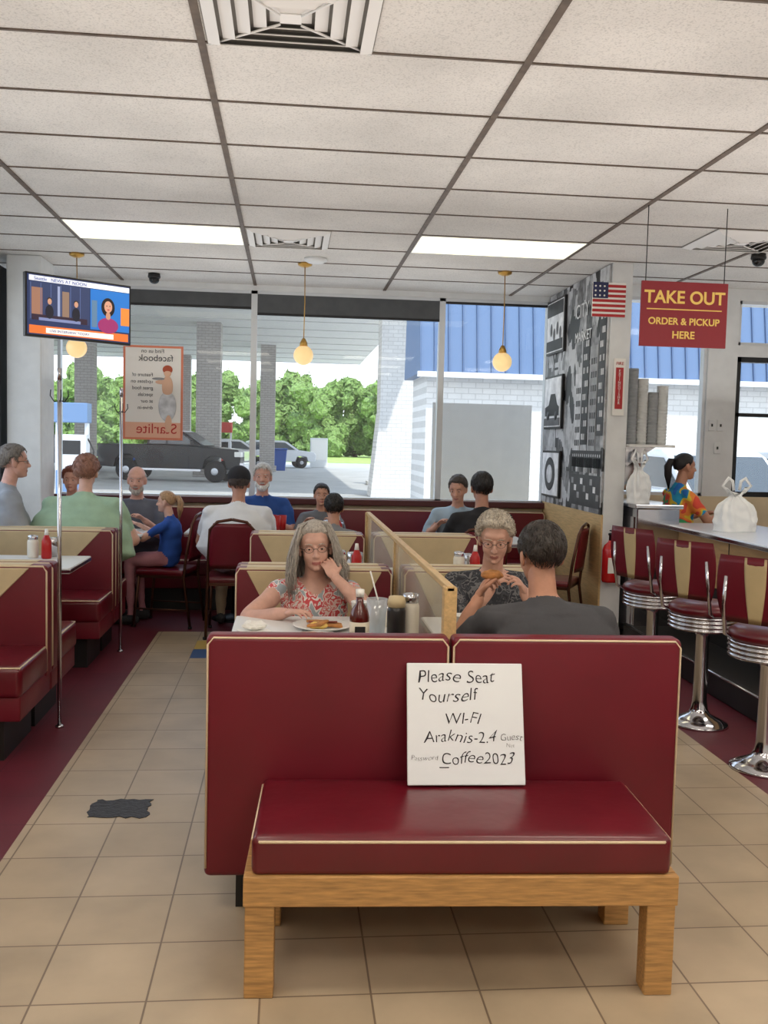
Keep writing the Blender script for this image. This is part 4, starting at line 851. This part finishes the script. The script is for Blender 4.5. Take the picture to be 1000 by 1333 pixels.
def pickup(x,y,paint,rz=0):
    g=G('pickup_truck',(x,y,-.15),rz)
    body=[(-2.85,.55),(-2.2,.5),(-2.1,.85),(-1.9,1.0),(-1.55,1.0),(-1.35,.85),(-1.25,.5),(1.35,.5),(1.45,.85),(1.65,1.0),(2.0,1.0),(2.2,.85),(2.3,.5),(2.8,.55),(2.85,1.0),(2.75,1.28),(1.25,1.38),(.2,1.42),(-.95,1.42),(-2.88,1.40)]
    prism('body',body,'y',-.92,.92,paint,g,bev=.03)
    prism('cab',[(-.95,1.38),(-.8,1.92),(-.6,1.98),(.3,1.98),(.55,1.92),(1.35,1.36)],'y',-.8,.8,paint,g,bev=.03)
    for s in (-1,1):
        a,b_=sorted((s*.80,s*.815));prism('side_window_rear',[(-.82,1.45),(-.7,1.87),(-.15,1.9),(-.15,1.45)],'y',a,b_,WIN,g);prism('side_window_front',[(-.07,1.45),(-.07,1.9),(.45,1.87),(1.05,1.45)],'y',a,b_,WIN,g)
        box('headlamp',(2.6,s*.93 if s<0 else .6,1.0),(2.87,-.6 if s<0 else .93,1.2),CW,g,bev=.02);box('mirror',(.85,s*.9-.06,1.4),(1.0,s*.98+.06,1.6),paint,g,bev=.02)
    prism('windshield',[(.58,1.88),(.6,1.9),(1.36,1.42),(1.3,1.4)],'y',-.7,.7,WIN,g)
    box('front_bumper',(2.78,-.9,.5),(2.98,.9,.8),STEEL,g,bev=.03);box('grille',(2.84,-.55,.85),(2.9,.55,1.22),STEEL,g);box('rear_bumper',(-3.0,-.88,.5),(-2.83,.88,.72),STEEL,g,bev=.03)
    box('running_board',(-1.2,-1.0,.42),(1.3,-.9,.5),STEEL,g)
    for xx in (-1.72,1.83):
        for yy in (-.8,.8): wheel(g,xx,yy,.42)
pickup(-4.45,38.4,M('black_car_paint',(14,16,20),.3,coat=.15,spec=.3),-12)
def suv(x,y,paint,rz=0,name='car'):
    g=G(name,(x,y,-.15),rz)
    prism('body',[(-2.2,.4),(-1.75,.4),(-1.65,.7),(-1.35,.78),(-1.05,.7),(-.95,.4),(.95,.4),(1.05,.7),(1.35,.78),(1.65,.7),(1.75,.4),(2.2,.4),(2.25,.8),(2.1,1.0),(1.2,1.1),(-2.2,1.1)],'y',-.88,.88,paint,g,bev=.03)
    prism('cabin',[(-2.15,1.05),(-1.9,1.6),(-1.6,1.68),(.2,1.68),(.45,1.6),(1.25,1.06)],'y',-.76,.76,paint,g,bev=.03)
    for s in (-1,1):
        a,b_=sorted((s*.76,s*.775));prism('side_window_rear',[(-1.9,1.12),(-1.75,1.55),(-.75,1.58),(-.75,1.12)],'y',a,b_,WIN,g);prism('side_window_front',[(-.67,1.12),(-.67,1.58),(.3,1.56),(.95,1.12)],'y',a,b_,WIN,g)
        box('headlamp',(2.0,s*.85 if s<0 else .55,.75),(2.24,-.55 if s<0 else .85,.92),CW,g)
    prism('windscreen',[(.46,1.58),(.48,1.6),(1.27,1.1),(1.2,1.08)],'y',-.68,.68,WIN,g)
    for xx in (-1.35,1.35):
        for yy in (-.76,.76): wheel(g,xx,yy,.34,.22)
SIL=M('silver_car_paint',(214,217,220),.25,metal=.1,coat=.4);WCP=M('white_car_paint',(230,232,234),.2,coat=.6)
suv(-.7,60,SIL,10);suv(-3.2,57,WCP,4);suv(6.3,14.0,WCP,-90);suv(8.8,15.2,SIL,-90);suv(-10.5,46,M('dark_blue_car_paint',(40,50,70),.2,coat=.5),8)
for x,y in ((-8.2,50),(-.55,54)):
    g=G('trash_bin',(x,y,-.15));B_=M('bin_blue',(30,80,160),.5);prism('body',[(-.32,0),(.32,0),(.42,1.15),(-.42,1.15)],'y',-.35,.35,B_,g,bev=.03);box('lid',(-.46,-.4,1.15),(.46,.4,1.25),B_,g,bev=.03)
g=G('ice_chest',(1.9,62,-.15));box('cabinet',(-.55,-.5,0),(.55,.5,1.9),WHT,g,bev=.03);box('door',(-.5,-.53,.5),(.5,-.5,1.8),CW,g)
LEAF=M('leaves',(118,146,80),.85,var=.6,vs=5,bump=1.0,bs=6);BARK=M('bark',(80,62,48),.9)
def tree(x,y,h,w):
    g=G('tree',(x,y,-.12));tube('trunk',[(0,0,0),(.1,0,h*.3),(0,.1,h*.6)],[.3,.22,.1],BARK,g);bm=bmesh.new();rnd=random.Random(int(x*10))
    for i in range(46):
        a=rnd.uniform(0,6.28);rr=rnd.uniform(0,w*.42);z=rnd.uniform(h*.10,h*.92);r=w*rnd.uniform(.07,.15)
        Mx=Matrix.Translation((rr*math.cos(a),rr*math.sin(a),z))@Matrix.Scale(r,4);bmesh.ops.create_icosphere(bm,subdivisions=3,radius=1,matrix=Mx)
    for v_ in bm.verts: 
        q=v_.co+Vector((x,y,0));v_.co+=mn.noise_vector(q*1.6)*.5+mn.noise_vector(q*6)*.35+mn.noise_vector(q*14)*.2
    vs_=[v_.co.copy() for v_ in bm.verts]
    for i in range(2600):
        p=vs_[rnd.randrange(len(vs_))]+Vector((rnd.uniform(-.25,.25),rnd.uniform(-.25,.25),rnd.uniform(-.25,.25)));u=Vector((rnd.uniform(-1,1),rnd.uniform(-1,1),rnd.uniform(-1,1))).normalized()*.16;w_=u.orthogonal().normalized()*.12
        bm.faces.new([bm.verts.new(p-u),bm.verts.new(p+w_),bm.verts.new(p+u),bm.verts.new(p-w_)])
    bmo('foliage',bm,LEAF,g)
for i in range(16): tree(-34+i*4.2+random.uniform(-1,1),108+random.uniform(-4,6),8.4+random.uniform(-1.3,1.3),8)
# ------------------------------------------------------------------ lights and sky
w=bpy.data.worlds.new('sky');S.world=w;w.use_nodes=True;nt=w.node_tree;bg=nt.nodes['Background']
tc=nt.nodes.new('ShaderNodeTexCoord');sx=nt.nodes.new('ShaderNodeSeparateXYZ');nt.links.new(tc.outputs['Generated'],sx.inputs[0]);r=nt.nodes.new('ShaderNodeValToRGB');nt.links.new(sx.outputs['Z'],r.inputs[0])
r.color_ramp.elements[0].position=0;r.color_ramp.elements[0].color=(.9,.94,1,1);r.color_ramp.elements[1].position=.6;r.color_ramp.elements[1].color=(.6,.74,.95,1);nt.links.new(r.outputs[0],bg.inputs[0]);bg.inputs[1].default_value=2.3
sd=bpy.data.lights.new('sun','SUN');sd.energy=3.8;sd.angle=.02;sd.color=(1,.97,.9);so=link(bpy.data.objects.new('sun',sd));so.rotation_euler=(math.radians(38),0,math.radians(25))
for i,(x,y,sx_,sy_,e) in enumerate([(.9,.2,5.5,3.4,42),(.9,4.0,5.5,3.2,42),(.2,7.6,4.0,2.4,16),(4.0,6.0,2.0,4.0,12)]):  # added upward fill lights without fixtures, put in to brighten the ceiling
    ld=bpy.data.lights.new('added_ceiling_fill','AREA');ld.shape='RECTANGLE';ld.size=sx_;ld.size_y=sy_;ld.energy=e;ld.color=(1,.965,.92)
    lo=link(bpy.data.objects.new('added_ceiling_fill',ld));lo.location=(x,y,1.95);lo.rotation_euler=(math.pi,0,0)
# ------------------------------------------------------------------ camera
rho=.0244;yaw=.1004;pit=.0720
sp,cp,st,ct=math.sin(yaw),math.cos(yaw),math.sin(pit),math.cos(pit)
F=Vector((sp*ct,cp*ct,-st));R=Vector((cp,-sp,0));U=Vector((sp*st,cp*st,ct))
Rc=R*math.cos(rho)+U*math.sin(rho);Uc=-R*math.sin(rho)+U*math.cos(rho)
cd=bpy.data.cameras.new('camera');co=link(bpy.data.objects.new('camera',cd));m=Matrix((Rc,Uc,-F)).transposed().to_4x4();m.translation=(0,0,1.52);co.matrix_world=m
cd.sensor_fit='VERTICAL';cd.sensor_height=24;cd.lens=24*1240/1333;cd.clip_start=.05;cd.clip_end=600;S.camera=co
S.view_settings.view_transform='Standard';S.view_settings.look='None'
